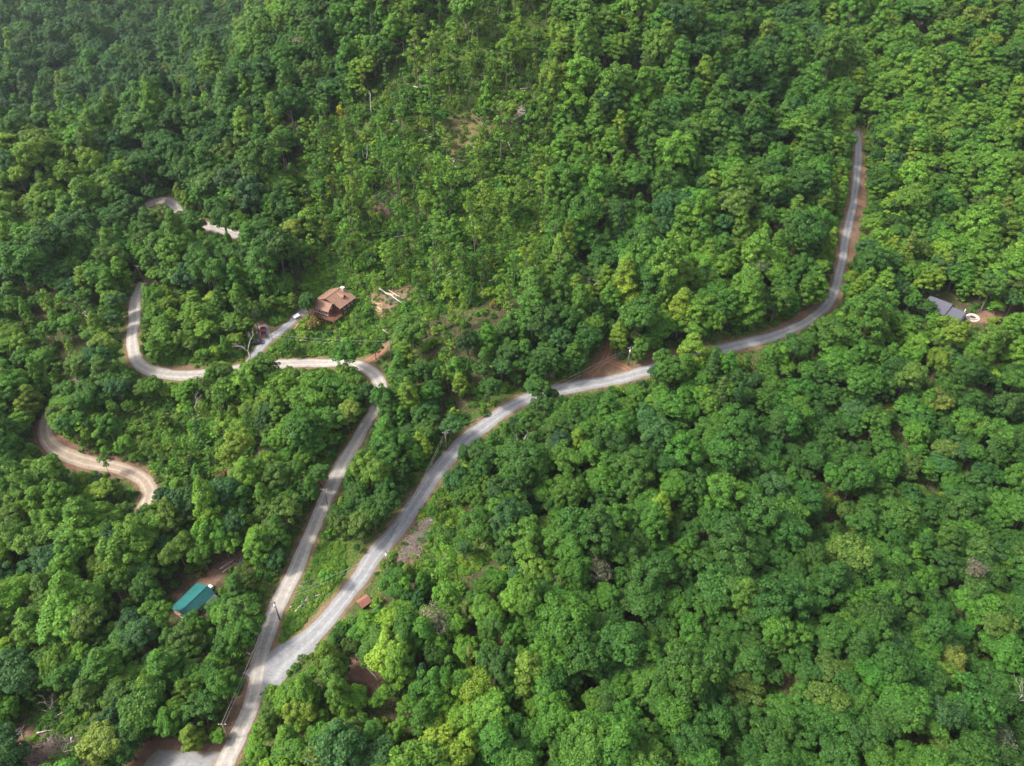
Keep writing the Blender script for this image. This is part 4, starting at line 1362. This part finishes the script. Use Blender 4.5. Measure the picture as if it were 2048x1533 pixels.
# more windthrow scattered through the thinned slope
zone = THIN[0][0]
cnt = 0; loose = []
while cnt < 46:
    q = (random.uniform(590, 1130), random.uniform(120, 620))
    if not inpoly(np.array([q]), zone)[0]:
        continue
    an = random.gauss(0.6, 0.7); L = random.uniform(14, 38)
    q2 = (q[0] + math.cos(an) * L, q[1] + math.sin(an) * L * .6)
    o = log_between(q, q2, random.uniform(.12, .24), random.choice(['palebark', 'palebark', 'deadbark']), 'weathered trunk blown down on the thinned slope of the hill')
    o['group'] = 'windthrown trunks'
    loose.append((q, 'weathered trunk blown down on the hill slope', o))
    cnt += 1
for zone, cn, lab in ((THIN[2][0], 16, 'weathered trunk blown down in the open ground above the tan road'), (THIN[5][0], 10, 'weathered trunk blown down right of the brushwood heap'), (THIN[3][0], 8, 'weathered trunk blown down in the bottom left opening'), (THIN[4][0], 6, 'weathered trunk blown down left of the upper road bend')):
    k = 0
    xs = [p[0] for p in zone]; ys = [p[1] for p in zone]
    while k < cn:
        q = (random.uniform(min(xs), max(xs)), random.uniform(min(ys), min(1525, max(ys))))
        if not inpoly(np.array([q]), zone)[0] or road_gap(*cast([q])[0][:2]) < 3:
            continue
        an = random.uniform(0, 3.1); L = random.uniform(16, 36)
        o = log_between(q, (q[0] + math.cos(an) * L, q[1] + math.sin(an) * L * .7), random.uniform(.1, .2), random.choice(['palebark', 'deadbark']), lab)
        o['group'] = 'windthrown trunks'
        loose.append((q, 'weathered trunk blown down', o))
        k += 1
seen_near = {}
for q, txt, o in sorted(loose, key=lambda z: min(math.hypot(z[0][0] - p[0], z[0][1] - p[1]) for p, _ in LAND)):
    li = min(range(len(LAND)), key=lambda j: math.hypot(q[0] - LAND[j][0][0], q[1] - LAND[j][0][1]))
    seen_near[li] = seen_near.get(li, -1) + 1
    o['label'] = '%s, %s to %s' % (txt if len(LAND[li][1].split()) < 6 else 'weathered fallen trunk', ordinal(seen_near[li]), LAND[li][1])


# brushwood heaps: twigs nobody could count
def brush_heap(name, poly, nst, zmax, label, bark):
    g = cast(grid_in(poly, 2))
    mb = MB(); r = random.Random(nst)
    for _ in range(nst):
        p = Vector(g[r.randrange(len(g))]) + Vector((r.uniform(-.6, .6), r.uniform(-.6, .6), r.uniform(.05, zmax)))
        d = Vector((r.uniform(-1, 1), r.uniform(-1, 1), r.uniform(-.15, .35))).normalized() * r.uniform(.5, 2.2)
        mb.tube([p - d, p + d], [r.uniform(.03, .09), .02], 4)
    o = mb.build(name, M[bark])
    return tag(o, label, 'brushwood', None, 'stuff')


brush_heap('brushwood', [(795, 1135), (815, 1080), (848, 1040), (862, 1035), (845, 1085), (830, 1115)], 700, .7, 'heap of brown twigs and chips beside the right-hand road', 'deadbark')
brush_heap('brushwood', [(590, 1185), (600, 1165), (640, 1160), (650, 1185), (620, 1210), (592, 1212)], 170, .2, 'grey twigs spread over the grassy wedge', 'deadbark')
brush_heap('brushwood', [(60, 1500), (110, 1470), (160, 1490), (160, 1545), (60, 1545)], 420, .9, 'grey dead brush in the bottom left corner', 'deadbark')
brush_heap('brushwood', [(740, 390), (790, 375), (810, 405), (770, 435)], 260, .8, 'brown fallen brush on the slope above the brown-roofed house', 'deadbark')
brush_heap('brushwood', [(1015, 215), (1060, 215), (1055, 245), (1030, 250)], 220, .8, 'pale brush heap at the right edge of the slope clearing', 'palebark')
brush_heap('brushwood', [(940, 1000), (985, 1000), (990, 1050), (955, 1065)], 260, .7, 'grey brush in the opening right of the right-hand road', 'deadbark')
brush_heap('brushwood', [(745, 600), (765, 612), (770, 640), (752, 634)], 200, .4, 'orange wood chips below the dirt pad', 'cutwood')
brush_heap('brushwood', [(770, 595), (800, 592), (806, 604), (780, 608)], 160, .4, 'grey branches between the logs on the dirt pad', 'deadbark')

# sawn rounds in a row behind the long log
for j in range(8):
    t = j / 7
    b = cast([(777 + 15 * t, 588 + 4.5 * t + (j % 2) * .8)])[0]
    mb = MB()
    mb.tube([(0, 0, 0), (0, 0.15, .42)], [.36, .36], 10)
    o = mb.build('firewood_round', M['cutwood'], loc=(b[0], b[1], b[2]), rotz=j)
    tag(o, 'sawn firewood round, %s in the row behind the long pale log' % ('first', 'second', 'third', 'fourth', 'fifth', 'sixth', 'seventh', 'last')[j], 'firewood', 'sawn rounds on the dirt pad')


# ------------------------------------------------------------------ utility poles and cables
POLE_TEXT = {'a': 'wooden utility pole with white transformer on the grassy wedge by the main road', 'b': 'wooden utility pole where the right-hand road bends behind trees', 'c': 'wooden utility pole with transformer beside the red hill track',
             'd': 'dark utility pole beside the middle of the main road', 'e': 'utility pole beside the short dirt track below the dirt pad', 'f': 'leaning utility pole at the top of the left road bend',
             'g': 'utility pole with transformer beside the far stretch of the right-hand road', 'h': 'utility pole with white transformer below the brushwood heap', 'i': 'utility pole on the verge near the gravel pad', 'j': 'utility pole at the driveway of the brown-roofed house'}
tops = {}
for k, px, h, tr in POLES:
    b = pole_base[k]
    root = link('utility_pole', None, loc=tuple(b))
    tag(root, POLE_TEXT[k], 'utility pole', 'wooden utility poles')
    mb = MB(); mb.tube([(0, 0, -.3), (0, 0, h * .5), (0, 0, h)], [.19, .16, .13], 8); mb.build('shaft', M['pole'], root, smooth=True)
    mb = MB(); mb.box((-.9, -.06, h - .55), (.9, .06, h - .42)); mb.build('crossarm', M['pole'], root)
    for sx in (-.8, .8):
        mb = MB(); mb.tube([(sx, 0, h - .42), (sx, 0, h - .3), (sx, 0, h - .2)], [.05, .09, .05], 6); mb.build('insulator', M['white'], root)
    if tr:
        mb = MB(); mb.tube([(0, -.36, h - 2.0), (0, -.36, h - 1.95), (0, -.36, h - 1.1), (0, -.36, h - 1.0)], [.2, .27, .27, .16], 10)
        t = mb.build('transformer', M['white'], root, smooth=True)
        mb = MB(); mb.tube([(0, -.36, h - 1.0), (0, -.36, h - .75)], .06, 6); mb.build('bushing', M['metal'], t)
    tops[k] = (b, h)
rz = {'a': .5, 'b': .9, 'c': 1.2, 'd': .5, 'e': 1.5, 'f': .6, 'g': .3, 'h': .7, 'i': .4, 'j': 1.5}


def cable(pa, pb, label, sag, grp, rad=.022):
    a, b = Vector(pa), Vector(pb)
    pts = []
    for i in range(15):
        t = i / 14
        q = a.lerp(b, t); q.z -= sag * 4 * t * (1 - t)
        pts.append(q - a)
    mb = MB(); mb.tube(pts, rad, 5)
    return tag(mb.build('power_cable', M['wire'], loc=a, smooth=True), label, 'cable', grp)


SPANS = [('i', 'a', 'from the pole by the gravel pad to the pole on the wedge'), ('a', 'd', 'along the main road between the wedge pole and the dark pole'), ('a', 'h', 'across the grassy wedge to the pole below the brushwood heap'), ('h', 'b', 'along the right-hand road below its bend'),
         ('b', 'c', 'from the road bend pole to the pole by the hill track'), ('j', 'e', 'over the lawn below the brown-roofed house'), ('c', 'g', 'along the right-hand road towards its upper curve')]
for a, b, txt in SPANS:
    (ba, ha), (bb, hb_) = tops[a], tops[b]
    L = np.linalg.norm(np.array(bb) - np.array(ba))
    cable((ba[0], ba[1], ba[2] + ha + .05), (bb[0], bb[1], bb[2] + hb_ + .05), 'upper cable ' + txt, L * .018, 'overhead cables')
    cable((ba[0], ba[1], ba[2] + ha - 1.2), (bb[0], bb[1], bb[2] + hb_ - 1.2), 'lower cable ' + txt, L * .022, 'overhead cables')
b, h = tops['f']
e = cast([(255, 592)])[0]
cable((b[0], b[1], b[2] + h), (e[0], e[1], e[2] + 2.0), 'upper cable running down from the leaning pole at the left bend', 1, 'overhead cables')
cable((b[0], b[1], b[2] + h - 1.2), (e[0] + .5, e[1], e[2] + 1.2), 'lower cable running down from the leaning pole at the left bend', 1, 'overhead cables')


# ------------------------------------------------------------------ houses
def frame_at(px, up, udir):
    b = cast([px], up)[0]
    return b, math.atan2(udir[1], udir[0])


def window(parent, c, w, h, axis_, out, mats=('white', 'glass')):
    """a framed window in a wall; axis_ 'u' lies along x, 'v' along y; out = +1/-1 outward"""
    x, y, z = c
    mb = MB()
    t = .09
    if axis_ == 'u':
        f = lambda a, b, z0, z1, o0, o1: mb.box((x + a, min(y + o0 * out, y + o1 * out), z + z0), (x + b, max(y + o0 * out, y + o1 * out), z + z1))
    else:
        f = lambda a, b, z0, z1, o0, o1: mb.box((min(x + o0 * out, x + o1 * out), y + a, z + z0), (max(x + o0 * out, x + o1 * out), y + b, z + z1))
    f(-w / 2 - t, w / 2 + t, h, h + t, 0, .07); f(-w / 2 - t, w / 2 + t, -t, 0, 0, .09)
    f(-w / 2 - t, -w / 2, 0, h, 0, .07); f(w / 2, w / 2 + t, 0, h, 0, .07); f(-.03, .03, 0, h, .02, .06)
    wd = mb.build('window', M[mats[0]], parent)
    mb = MB(); f(-w / 2, w / 2, 0, h, -.02, .015)
    mb.build('pane', M[mats[1]], wd)
    return wd


# brown-roofed house: u runs along the main ridge towards the camera, v towards the lower right
bpos, ang = frame_at((664, 587), 6.5, (-0.47, -0.88))
hz0 = float(min(height(bpos[0] + dx, bpos[1] + dy) for dx in (-7, 0, 7) for dy in (-7, 0, 7)))
house = link('brown_house', None, loc=(bpos[0], bpos[1], hz0), rotz=ang)
house.scale = (0.84, 1.14, 1.0)
tag(house, 'two-storey wooden house with brown shingle roof, dormers and deck', 'house')
E = 5.6; RZ = 8.1
mb = MB()
mb.prism([(-6.5, -5.2, -2), (-6.5, 5.2, -2), (-6.5, 5.2, E), (-6.5, 0, RZ - .3), (-6.5, -5.2, E)], [(4.0, -5.2, -2), (4.0, 5.2, -2), (4.0, 5.2, E), (4.0, 0, RZ - .3), (4.0, -5.2, E)])
mb.build('wall', M['logwall'], house)
mb = MB()
mb.prism([(4.03, -4.4, -2), (8.6, -4.4, -2), (8.6, -4.4, E - .3), (6.3, -4.4, 7.0), (4.03, -4.4, 6.3)], [(4.03, 3.0, -2), (8.6, 3.0, -2), (8.6, 3.0, E - .3), (6.3, 3.0, 7.0), (4.03, 3.0, 6.3)])
mb.build('wing_wall', M['logwall'], house)
ov = .7
dzr = (RZ - E) / 5.2
roof = MB().slab([(-7.2, -5.2 - ov, E - ov * dzr), (4.6, -5.2 - ov, E - ov * dzr), (4.6, 0, RZ), (-7.2, 0, RZ)], .22)
r1 = roof.build('roof', M['shingle'], house)
MB().slab([(-7.2, 0.004, RZ - .003), (4.6, 0.004, RZ - .003), (4.6, 5.2 + ov, E - ov * dzr), (-7.2, 5.2 + ov, E - ov * dzr)], .22).build('roof', M['shingle'], house)
MB().tube([(-7.25, 0, RZ + .03), (4.65, 0, RZ + .03)], .12, 6).build('ridge_cap', M['shingle'], r1)
# the wing: ridge across the house, wide slope towards the camera
wr = 7.35; we = 5.25
rw = MB().slab([(6.0, -5.0, wr), (9.5, -5.0, we - .15), (9.5, 3.5, we - .15), (6.0, 3.5, wr)], .22).build('wing_roof', M['shingle'], house)
MB().slab([(2.4, -5.0, 5.7), (5.996, -5.0, wr - .003), (5.996, 3.5, wr - .003), (2.4, 3.5, 5.7)], .22).build('wing_roof', M['shingle'], house)
MB().tube([(6.0, -5.05, wr + .03), (6.0, 3.55, wr + .03)], .11, 6).build('ridge_cap', M['shingle'], rw)
# dormer on the camera side slope
mb = MB()
mb.prism([(-3.3, 3.4, 5.6), (-1.5, 3.4, 5.6), (-1.5, 3.4, 7.0), (-2.4, 3.4, 7.7), (-3.3, 3.4, 7.0)], [(-3.3, .8, 5.6), (-1.5, .8, 5.6), (-1.5, .8, 7.0), (-2.4, .8, 7.7), (-3.3, .8, 7.0)])
dm = mb.build('dormer', M['logwall'], house)
MB().slab([(-3.6, .6, 6.85), (-3.6, 3.8, 6.85), (-2.4, 3.8, 7.85), (-2.4, .6, 7.85)][::-1], .12).build('dormer_roof', M['shingle'], dm)
MB().slab([(-2.396, .6, 7.847), (-2.396, 3.8, 7.847), (-1.2, 3.8, 6.85), (-1.2, .6, 6.85)][::-1], .12).build('dormer_roof', M['shingle'], dm)
MB().box((-2.8, 3.4, 6.2), (-2.0, 3.45, 7.0)).build('pane', M['glass'], dm)
ch = MB().box((-6.2, .8, 6.6), (-5.1, 1.8, 8.9)).build('chimney', M['brick'], house)
MB().box((-6.32, .68, 8.9), (-4.98, 1.92, 9.1)).build('chimney_cap', M['white'], ch)
MB().box((-5.8, 1.15, 9.1), (-5.5, 1.45, 9.3)).build('flue', M['ash'], ch)
for (x, y) in ((1.6, -3.6), (-2.2, -4.4)):
    z = RZ - abs(y) * dzr
    MB().tube([(x, y, z - .2), (x, y, z + .7)], .11, 8).build('vent_pipe', M['metal'], house)
for x in (-5, -2.2, .8):
    window(house, (x, 5.2, 3.2), 1.2, 1.4, 'u', 1)
    window(house, (x, 5.2, .6), 1.1, 1.3, 'u', 1)
for y in (-3, -.6, 1.8):
    window(house, (8.6, y, 3.0), 1.5, 1.6, 'v', 1)
    window(house, (8.6, y, .4), 1.3, 1.5, 'v', 1)
window(house, (6.3, 3.0, 5.2), 1.0, 1.0, 'u', 1)
# deck round the camera end
dk = MB().box((8.62, -4.9, 2.3), (11.0, 6.4, 2.5)).box((4.3, 3.02, 2.3), (8.615, 6.4, 2.5)).build('deck', M['board'], house)
for x, y in ((10.8, -4.7), (10.8, -1), (10.8, 2.6), (10.8, 6.2), (7.4, 6.2), (4.5, 6.2)):
    MB().box((x - .1, y - .1, -2), (x + .1, y + .1, 2.3)).build('post', M['board'], dk)
    MB().box((x - .07, y - .07, 2.5), (x + .07, y + .07, 3.5)).build('rail_post', M['board'], dk)
for z in (2.8, 3.1, 3.42):
    MB().box((10.76, -4.8, z), (10.84, 6.3, z + .09)).box((4.4, 6.16, z), (10.755, 6.24, z + .09)).build('rail', M['board'], dk)
for y in (-4.2, 4.2):
    MB().box((9.25, y - .08, 2.5), (9.41, y + .08, 5.05)).build('porch_post', M['board'], house)

# teal metal-roofed cabin
bpos, ang = frame_at((383, 1193), 3.6, (-0.48, -0.88))
hz1 = float(height(bpos[0], bpos[1])) - .8
cab = link('teal_roofed_cabin', None, loc=(bpos[0], bpos[1], hz1), rotz=ang)
cab.scale = (0.78, 1.0, 1.0)
tag(cab, 'small cabin with teal green metal roof among trees on the lower left', 'cabin')
mb = MB()
mb.prism([(-5.0, -2.8, -1.5), (-5.0, 2.8, -1.5), (-5.0, 2.8, 2.9), (-5.0, 1.3, 4.4), (-5.0, -2.8, 2.9)], [(5.6, -2.8, -1.5), (5.6, 2.8, -1.5), (5.6, 2.8, 2.9), (5.6, 1.3, 4.4), (5.6, -2.8, 2.9)])
mb.build('wall', M['tanwall'], cab)
ra = MB().slab([(-5.5, -3.4, 2.78), (6.1, -3.4, 2.78), (6.1, 1.3, 4.62), (-5.5, 1.3, 4.62)], .1).build('roof', M['teal'], cab)
rb = MB().slab([(-5.5, 1.304, 4.617), (6.1, 1.304, 4.617), (6.1, 3.3, 2.75), (-5.5, 3.3, 2.75)], .1).build('roof', M['teal'], cab)
mb = MB()
sl1 = (4.62 - 2.78) / 4.7
for i in range(20):
    x = -5.3 + i * .59
    mb.hexa([(x, -3.39, 2.78), (x + .06, -3.39, 2.78), (x + .06, 1.28, 4.61), (x, 1.28, 4.61), (x, -3.39, 2.83), (x + .06, -3.39, 2.83), (x + .06, 1.28, 4.66), (x, 1.28, 4.66)])
mb.build('roof_seams', M['teal'], ra)
mb = MB()
for i in range(20):
    x = -5.3 + i * .59
    mb.hexa([(x, 1.33, 4.60), (x + .06, 1.33, 4.60), (x + .06, 3.29, 2.76), (x, 3.29, 2.76), (x, 1.33, 4.65), (x + .06, 1.33, 4.65), (x + .06, 3.29, 2.81), (x, 3.29, 2.81)])
mb.build('roof_seams', M['teal'], rb)
MB().tube([(-5.55, 1.3, 4.66), (6.15, 1.3, 4.66)], .1, 6).build('ridge_cap', M['teal'], ra)
MB().slab([(-5.2, 3.35, 2.68), (-1.2, 3.35, 2.68), (-1.2, 5.0, 2.15), (-5.2, 5.0, 2.15)], .08).build('porch_roof', M['shingle_dk'], cab)
for x in (-5.0, -1.4):
    MB().box((x - .07, 4.75, -1.2), (x + .07, 4.89, 2.1)).build('porch_post', M['white'], cab)
for x in (-2.5, 1.5, 4.2):
    window(cab, (x, 2.8, .7), 1.0, 1.2, 'u', 1)
window(cab, (5.6, 0, .7), 1.1, 1.2, 'v', 1)
window(cab, (1, -2.8, .7), 1.0, 1.2, 'u', -1)
# a white tank and a tarpaulin beside the cabin
b = cast([(418, 1176)], .8)[0]
o = MB().box((-.8, -.6, 0), (.8, .6, .9)).box((-.86, -.66, .9), (.86, .66, 1.0)).box((-.25, -.2, 1.0), (.25, .2, 1.08)).build('water_tank', M['white'], loc=tuple(b), rotz=ang)
tag(o, 'white box-shaped tank at the upper corner of the teal-roofed cabin', 'tank')
b = cast([(432, 1214)], 1.2)[0]
mb = MB()
for i in range(6):
    for j in range(5):
        q = lambda a, c: (a * .6 - 1.8, c * .5 - 1.2, 1.15 + .25 * math.cos(a * 1.3) * math.cos(c * 1.1) - .12 * abs(a - 3) - .1 * abs(c - 2.5))
        mb.poly([q(i, j), q(i + 1, j), q(i + 1, j + 1), q(i, j + 1)])
for sx, sy in ((-1.8, -1.2), (1.8, -1.2), (1.8, 1.3), (-1.8, 1.3)):
    mb.poly([(sx, sy, -.1), (sx * .97, sy * .9, -.1), (sx * .97, sy * .9, .8), (sx, sy, .8)])
tag(mb.build('tarpaulin', M['tarp'], loc=tuple(b), rotz=ang), 'sagging blue tarpaulin partly hidden by leaves below the teal-roofed cabin', 'tarpaulin')

# grey-roofed house on the right, mostly behind trees
bpos, ang = frame_at((1898, 609), 5.5, (0.66, -0.75))
hz2 = float(height(bpos[0], bpos[1])) - .4
gh = link('grey_roofed_house', None, loc=(bpos[0], bpos[1], hz2), rotz=ang)
gh.scale = (0.8, 1.0, 1.0)
tag(gh, 'house with dark grey shingle roof half hidden by the woods on the right', 'house')
MB().prism([(-9, -4.5, -2), (-9, 4.5, -2), (-9, 4.5, 3.6), (-9, 0, 6.3), (-9, -4.5, 3.6)], [(1.0, -4.5, -2), (1.0, 4.5, -2), (1.0, 4.5, 3.6), (1.0, 0, 6.3), (1.0, -4.5, 3.6)]).build('wall', M['greywall'], gh)
MB().prism([(1.03, -3.6, -2), (1.03, 3.6, -2), (1.03, 3.6, 3.2), (1.03, 0, 5.2), (1.03, -3.6, 3.2)], [(8.0, -3.6, -2), (8.0, 3.6, -2), (8.0, 3.6, 3.2), (8.0, 0, 5.2), (8.0, -3.6, 3.2)]).build('wing_wall', M['greywall'], gh)
MB().slab([(-9.6, -5.2, 3.3), (1.5, -5.2, 3.3), (1.5, 0, 6.5), (-9.6, 0, 6.5)], .2).build('roof', M['shingle_dk'], gh)
MB().slab([(-9.6, .004, 6.497), (1.5, .004, 6.497), (1.5, 5.2, 3.3), (-9.6, 5.2, 3.3)], .2).build('roof', M['shingle_dk'], gh)
MB().slab([(1.56, -4.2, 2.95), (8.5, -4.2, 2.95), (8.5, 0, 5.4), (1.56, 0, 5.4)], .2).build('wing_roof', M['shingle_dk'], gh)
MB().slab([(1.56, .004, 5.397), (8.5, .004, 5.397), (8.5, 4.2, 2.95), (1.56, 4.2, 2.95)], .2).build('wing_roof', M['shingle_dk'], gh)
MB().tube([(7.4, 1.2, 4.5), (7.4, 1.2, 5.9)], .22, 8).build('chimney_pipe', M['white'], gh)
for x in (-6, -3):
    window(gh, (x, -4.5, .8), 1.2, 1.4, 'u', -1)
window(gh, (8.0, 0, .8), 1.3, 1.4, 'v', 1)

# small shed with a red roof
bpos, ang = frame_at((727, 1200), 2.2, (0.72, 0.69))
sh = link('garden_shed', None, loc=(bpos[0], bpos[1], float(height(bpos[0], bpos[1])) - .2), rotz=ang)
tag(sh, 'small shed with red-brown metal roof under the trees by the right-hand road', 'shed')
MB().prism([(-1.3, -1.1, -.5), (-1.3, 1.1, -.5), (-1.3, 1.1, 1.9), (-1.3, 0, 2.5), (-1.3, -1.1, 1.9)], [(1.3, -1.1, -.5), (1.3, 1.1, -.5), (1.3, 1.1, 1.9), (1.3, 0, 2.5), (1.3, -1.1, 1.9)]).build('wall', M['board'], sh)
MB().slab([(-1.55, -1.5, 1.72), (1.55, -1.5, 1.72), (1.55, 0, 2.6), (-1.55, 0, 2.6)], .06).build('roof', M['redroof'], sh)
MB().slab([(-1.55, .004, 2.597), (1.55, .004, 2.597), (1.55, 1.5, 1.72), (-1.55, 1.5, 1.72)], .06).build('roof', M['redroof'], sh)
MB().box((-.4, -1.14, -.3), (.4, -1.1, 1.5)).build('door', M['logwall'], sh)


# ------------------------------------------------------------------ vehicles
def wheels(root, xs, y, r_=.36):
    for x in xs:
        for sy in (-1, 1):
            w = MB().tube([(x, sy * (y - .12), r_), (x, sy * (y + .12), r_)], [r_, r_], 14).build('wheel', M['rubber'], root)
            MB().tube([(x, sy * (y + .10), r_), (x, sy * (y + .135), r_)], [r_ * .58, r_ * .5], 10).build('rim', M['metal'], w)


def slope_z(root, a, L=2.0):
    x, y, z = root.location
    f = float(height(x + math.cos(a) * L, y + math.sin(a) * L)) - float(height(x - math.cos(a) * L, y - math.sin(a) * L))
    s = float(height(x - math.sin(a), y + math.cos(a))) - float(height(x + math.sin(a), y - math.cos(a)))
    root.rotation_euler = (math.atan2(s, 2.0), -math.atan2(f, 2 * L), a)


b = cast([(527, 664)], .9)[0]
tr = link('red_pickup', None, loc=(b[0], b[1], b[2] + .14))
slope_z(tr, math.atan2(0.93, -0.32))
tag(tr, 'red pickup truck parked on the spur of the driveway', 'pickup truck')
prof = [(-2.7, .45), (2.65, .45), (2.72, .75), (2.62, 1.0), (1.35, 1.12), (.55, 1.12), (-2.7, 1.12)]
mb = MB(); mb.prism([(x, -.95, z) for x, z in prof], [(x, .95, z) for x, z in prof]); body = mb.build('body', M['redpaint'], tr)
cabp = [(-.95, 1.12), (1.35, 1.12), (.55, 1.78), (-.80, 1.80)]
MB().prism([(x, -.86 if z < 1.5 else -.72, z) for x, z in cabp], [(x, .86 if z < 1.5 else .72, z) for x, z in cabp]).build('cab_glass', M['glass'], tr)
MB().hexa([(-.82, -.74, 1.76), (.56, -.74, 1.75), (.56, .74, 1.75), (-.82, .74, 1.76), (-.80, -.70, 1.84), (.50, -.70, 1.83), (.50, .70, 1.83), (-.80, .70, 1.84)]).build('cab_roof', M['redpaint'], tr)
MB().box((-2.55, -.78, 1.0), (-1.05, .78, 1.135)).build('bed', M['ash'], tr)
for sy in (-1, 1):
    MB().box((-2.68, sy * .95 - .1, 1.12), (-1.0, sy * .95 + .02 if sy > 0 else sy * .95 + .14, 1.24)).build('bed_rail', M['redpaint'], tr)
    MB().box((2.62, sy * .7 - .18, .78), (2.73, sy * .7 + .18, .95)).build('headlight', M['white'], tr)
    MB().box((-2.74, sy * .82 - .08, .75), (-2.69, sy * .82 + .08, 1.05)).build('tail_light', M['redpaint'], tr)
MB().box((2.66, -.9, .42), (2.82, .9, .6)).build('bumper', M['metal'], tr)
MB().box((-2.84, -.9, .42), (-2.7, .9, .6)).build('bumper', M['metal'], tr)
wheels(tr, (-1.75, 1.75), .86)


def car(px, a, paint, label, name):
    b = cast([px], .7)[0]
    root = link(name, None, loc=(b[0], b[1], b[2] + .12))
    slope_z(root, a)
    tag(root, label, 'car')
    prof = [(-2.2, .35), (2.2, .35), (2.28, .62), (2.1, .85), (1.15, .98), (-1.85, 1.02), (-2.25, .8)]
    MB().prism([(x, -.88, z) for x, z in prof], [(x, .88, z) for x, z in prof]).build('body', M[paint], root)
    gp = [(-1.75, 1.0), (1.15, .98), (.35, 1.46), (-1.2, 1.5)]
    MB().prism([(x, -.80 if z < 1.2 else -.62, z) for x, z in gp], [(x, .80 if z < 1.2 else .62, z) for x, z in gp]).build('cabin_glass', M['glass'], root)
    MB().hexa([(-1.25, -.65, 1.46), (.36, -.65, 1.43), (.36, .65, 1.43), (-1.25, .65, 1.46), (-1.15, -.58, 1.54), (.28, -.58, 1.51), (.28, .58, 1.51), (-1.15, .58, 1.54)]).build('roof', M[paint], root)
    for sy in (-1, 1):
        MB().box((2.14, sy * .6 - .2, .6), (2.27, sy * .6 + .2, .76)).build('headlight', M['white'], root)
        MB().box((-2.27, sy * .62 - .18, .7), (-2.2, sy * .62 + .18, .84)).build('tail_light', M['redpaint'], root)
    wheels(root, (-1.4, 1.4), .8, .32)
    return root


car((514, 684), 0.25, 'blackpaint', 'black car parked left of the driveway mouth under bushes', 'black_car')
car((577, 679), 0.15, 'blackpaint', 'dark car parked on the lawn right of the driveway', 'dark_car')

# white trailer by the house, with boards beside it
b = cast([(593, 632)], .8)[0]
tl = link('utility_trailer', None, loc=(b[0], b[1], b[2] + .12)); slope_z(tl, 0.7)
tag(tl, 'small white utility trailer at the upper end of the driveway', 'trailer')
MB().box((-1.3, -.8, .5), (1.3, .8, .62)).box((-1.3, -.8, .62), (1.3, -.74, 1.0)).box((-1.3, .74, .62), (1.3, .8, 1.0)).box((-1.3, -.735, .62), (-1.24, .735, 1.0)).box((-1.1, -.6, .63), (1.1, .6, .95)).build('bed', M['white'], tl)
MB().tube([(1.3, 0, .5), (2.3, 0, .45)], .06, 6).build('drawbar', M['metal'], tl)
wheels(tl, (0,), .9, .3)

# fire pit by the grey-roofed house
b = cast([(1945, 636)])[0]
fp = link('fire_pit', None, loc=(b[0], b[1], b[2] + .1))
tag(fp, 'round fire pit ringed with pale stone beside the grey-roofed house', 'fire pit')
sm = MB().hexa([(-.35, -.3, -.15), (.35, -.3, -.15), (.28, .3, -.15), (-.28, .3, -.15), (-.3, -.26, .35), (.3, -.26, .35), (.24, .26, .33), (-.24, .26, .33)]).mesh('stone', M['stone'])
for j in range(14):
    a = j / 14 * 6.283
    link('stone', sm, fp, loc=(math.cos(a) * 1.5, math.sin(a) * 1.5, 0), rotz=a + math.pi / 2)
mb = MB(); mb.poly([(math.cos(j / 16 * 6.283) * 1.2, math.sin(j / 16 * 6.283) * 1.2, .06) for j in range(16)]); mb.build('ash_bed', M['ash'], fp)
mb = MB()
for k in range(24):
    a0, a1 = k / 24 * 6.283, (k + 1) / 24 * 6.283
    f = lambda a, r_: (math.cos(a) * r_, math.sin(a) * r_, float(height(b[0] + math.cos(a) * r_, b[1] + math.sin(a) * r_)) - b[2] + .02)
    mb.poly([f(a0, 1.75), f(a0, 2.5), f(a1, 2.5), f(a1, 1.75)])
mb.build('gravel_ring', M['stone'], fp)

# ------------------------------------------------------------------ haze
HAZE = 0.000045
if HAZE:
    hm = bpy.data.materials.new('haze')
    hm.use_nodes = True
    nt = hm.node_tree
    nt.nodes.remove(nt.nodes['Principled BSDF'])
    pv = nt.nodes.new('ShaderNodeVolumePrincipled')
    pv.inputs['Color'].default_value = (0.80, 0.88, 1.0, 1)
    pv.inputs['Density'].default_value = HAZE
    pv.inputs['Anisotropy'].default_value = 0.2
    nt.links.new(pv.outputs[0], nt.nodes['Material Output'].inputs['Volume'])
    zlo, zhi = float(gv[:, 2].min()) - 1.5, max(H, float(gv[:, 2].max()) + 32) + 6
    hb = MB().box((gx[0] - 5, gy[0] - 5, zlo), (gx[-1] + 5, gy[-1] + 5, zhi))
    tag(hb.build('haze', hm), 'thin summer haze lying over the wooded hills', 'haze', None, 'stuff')
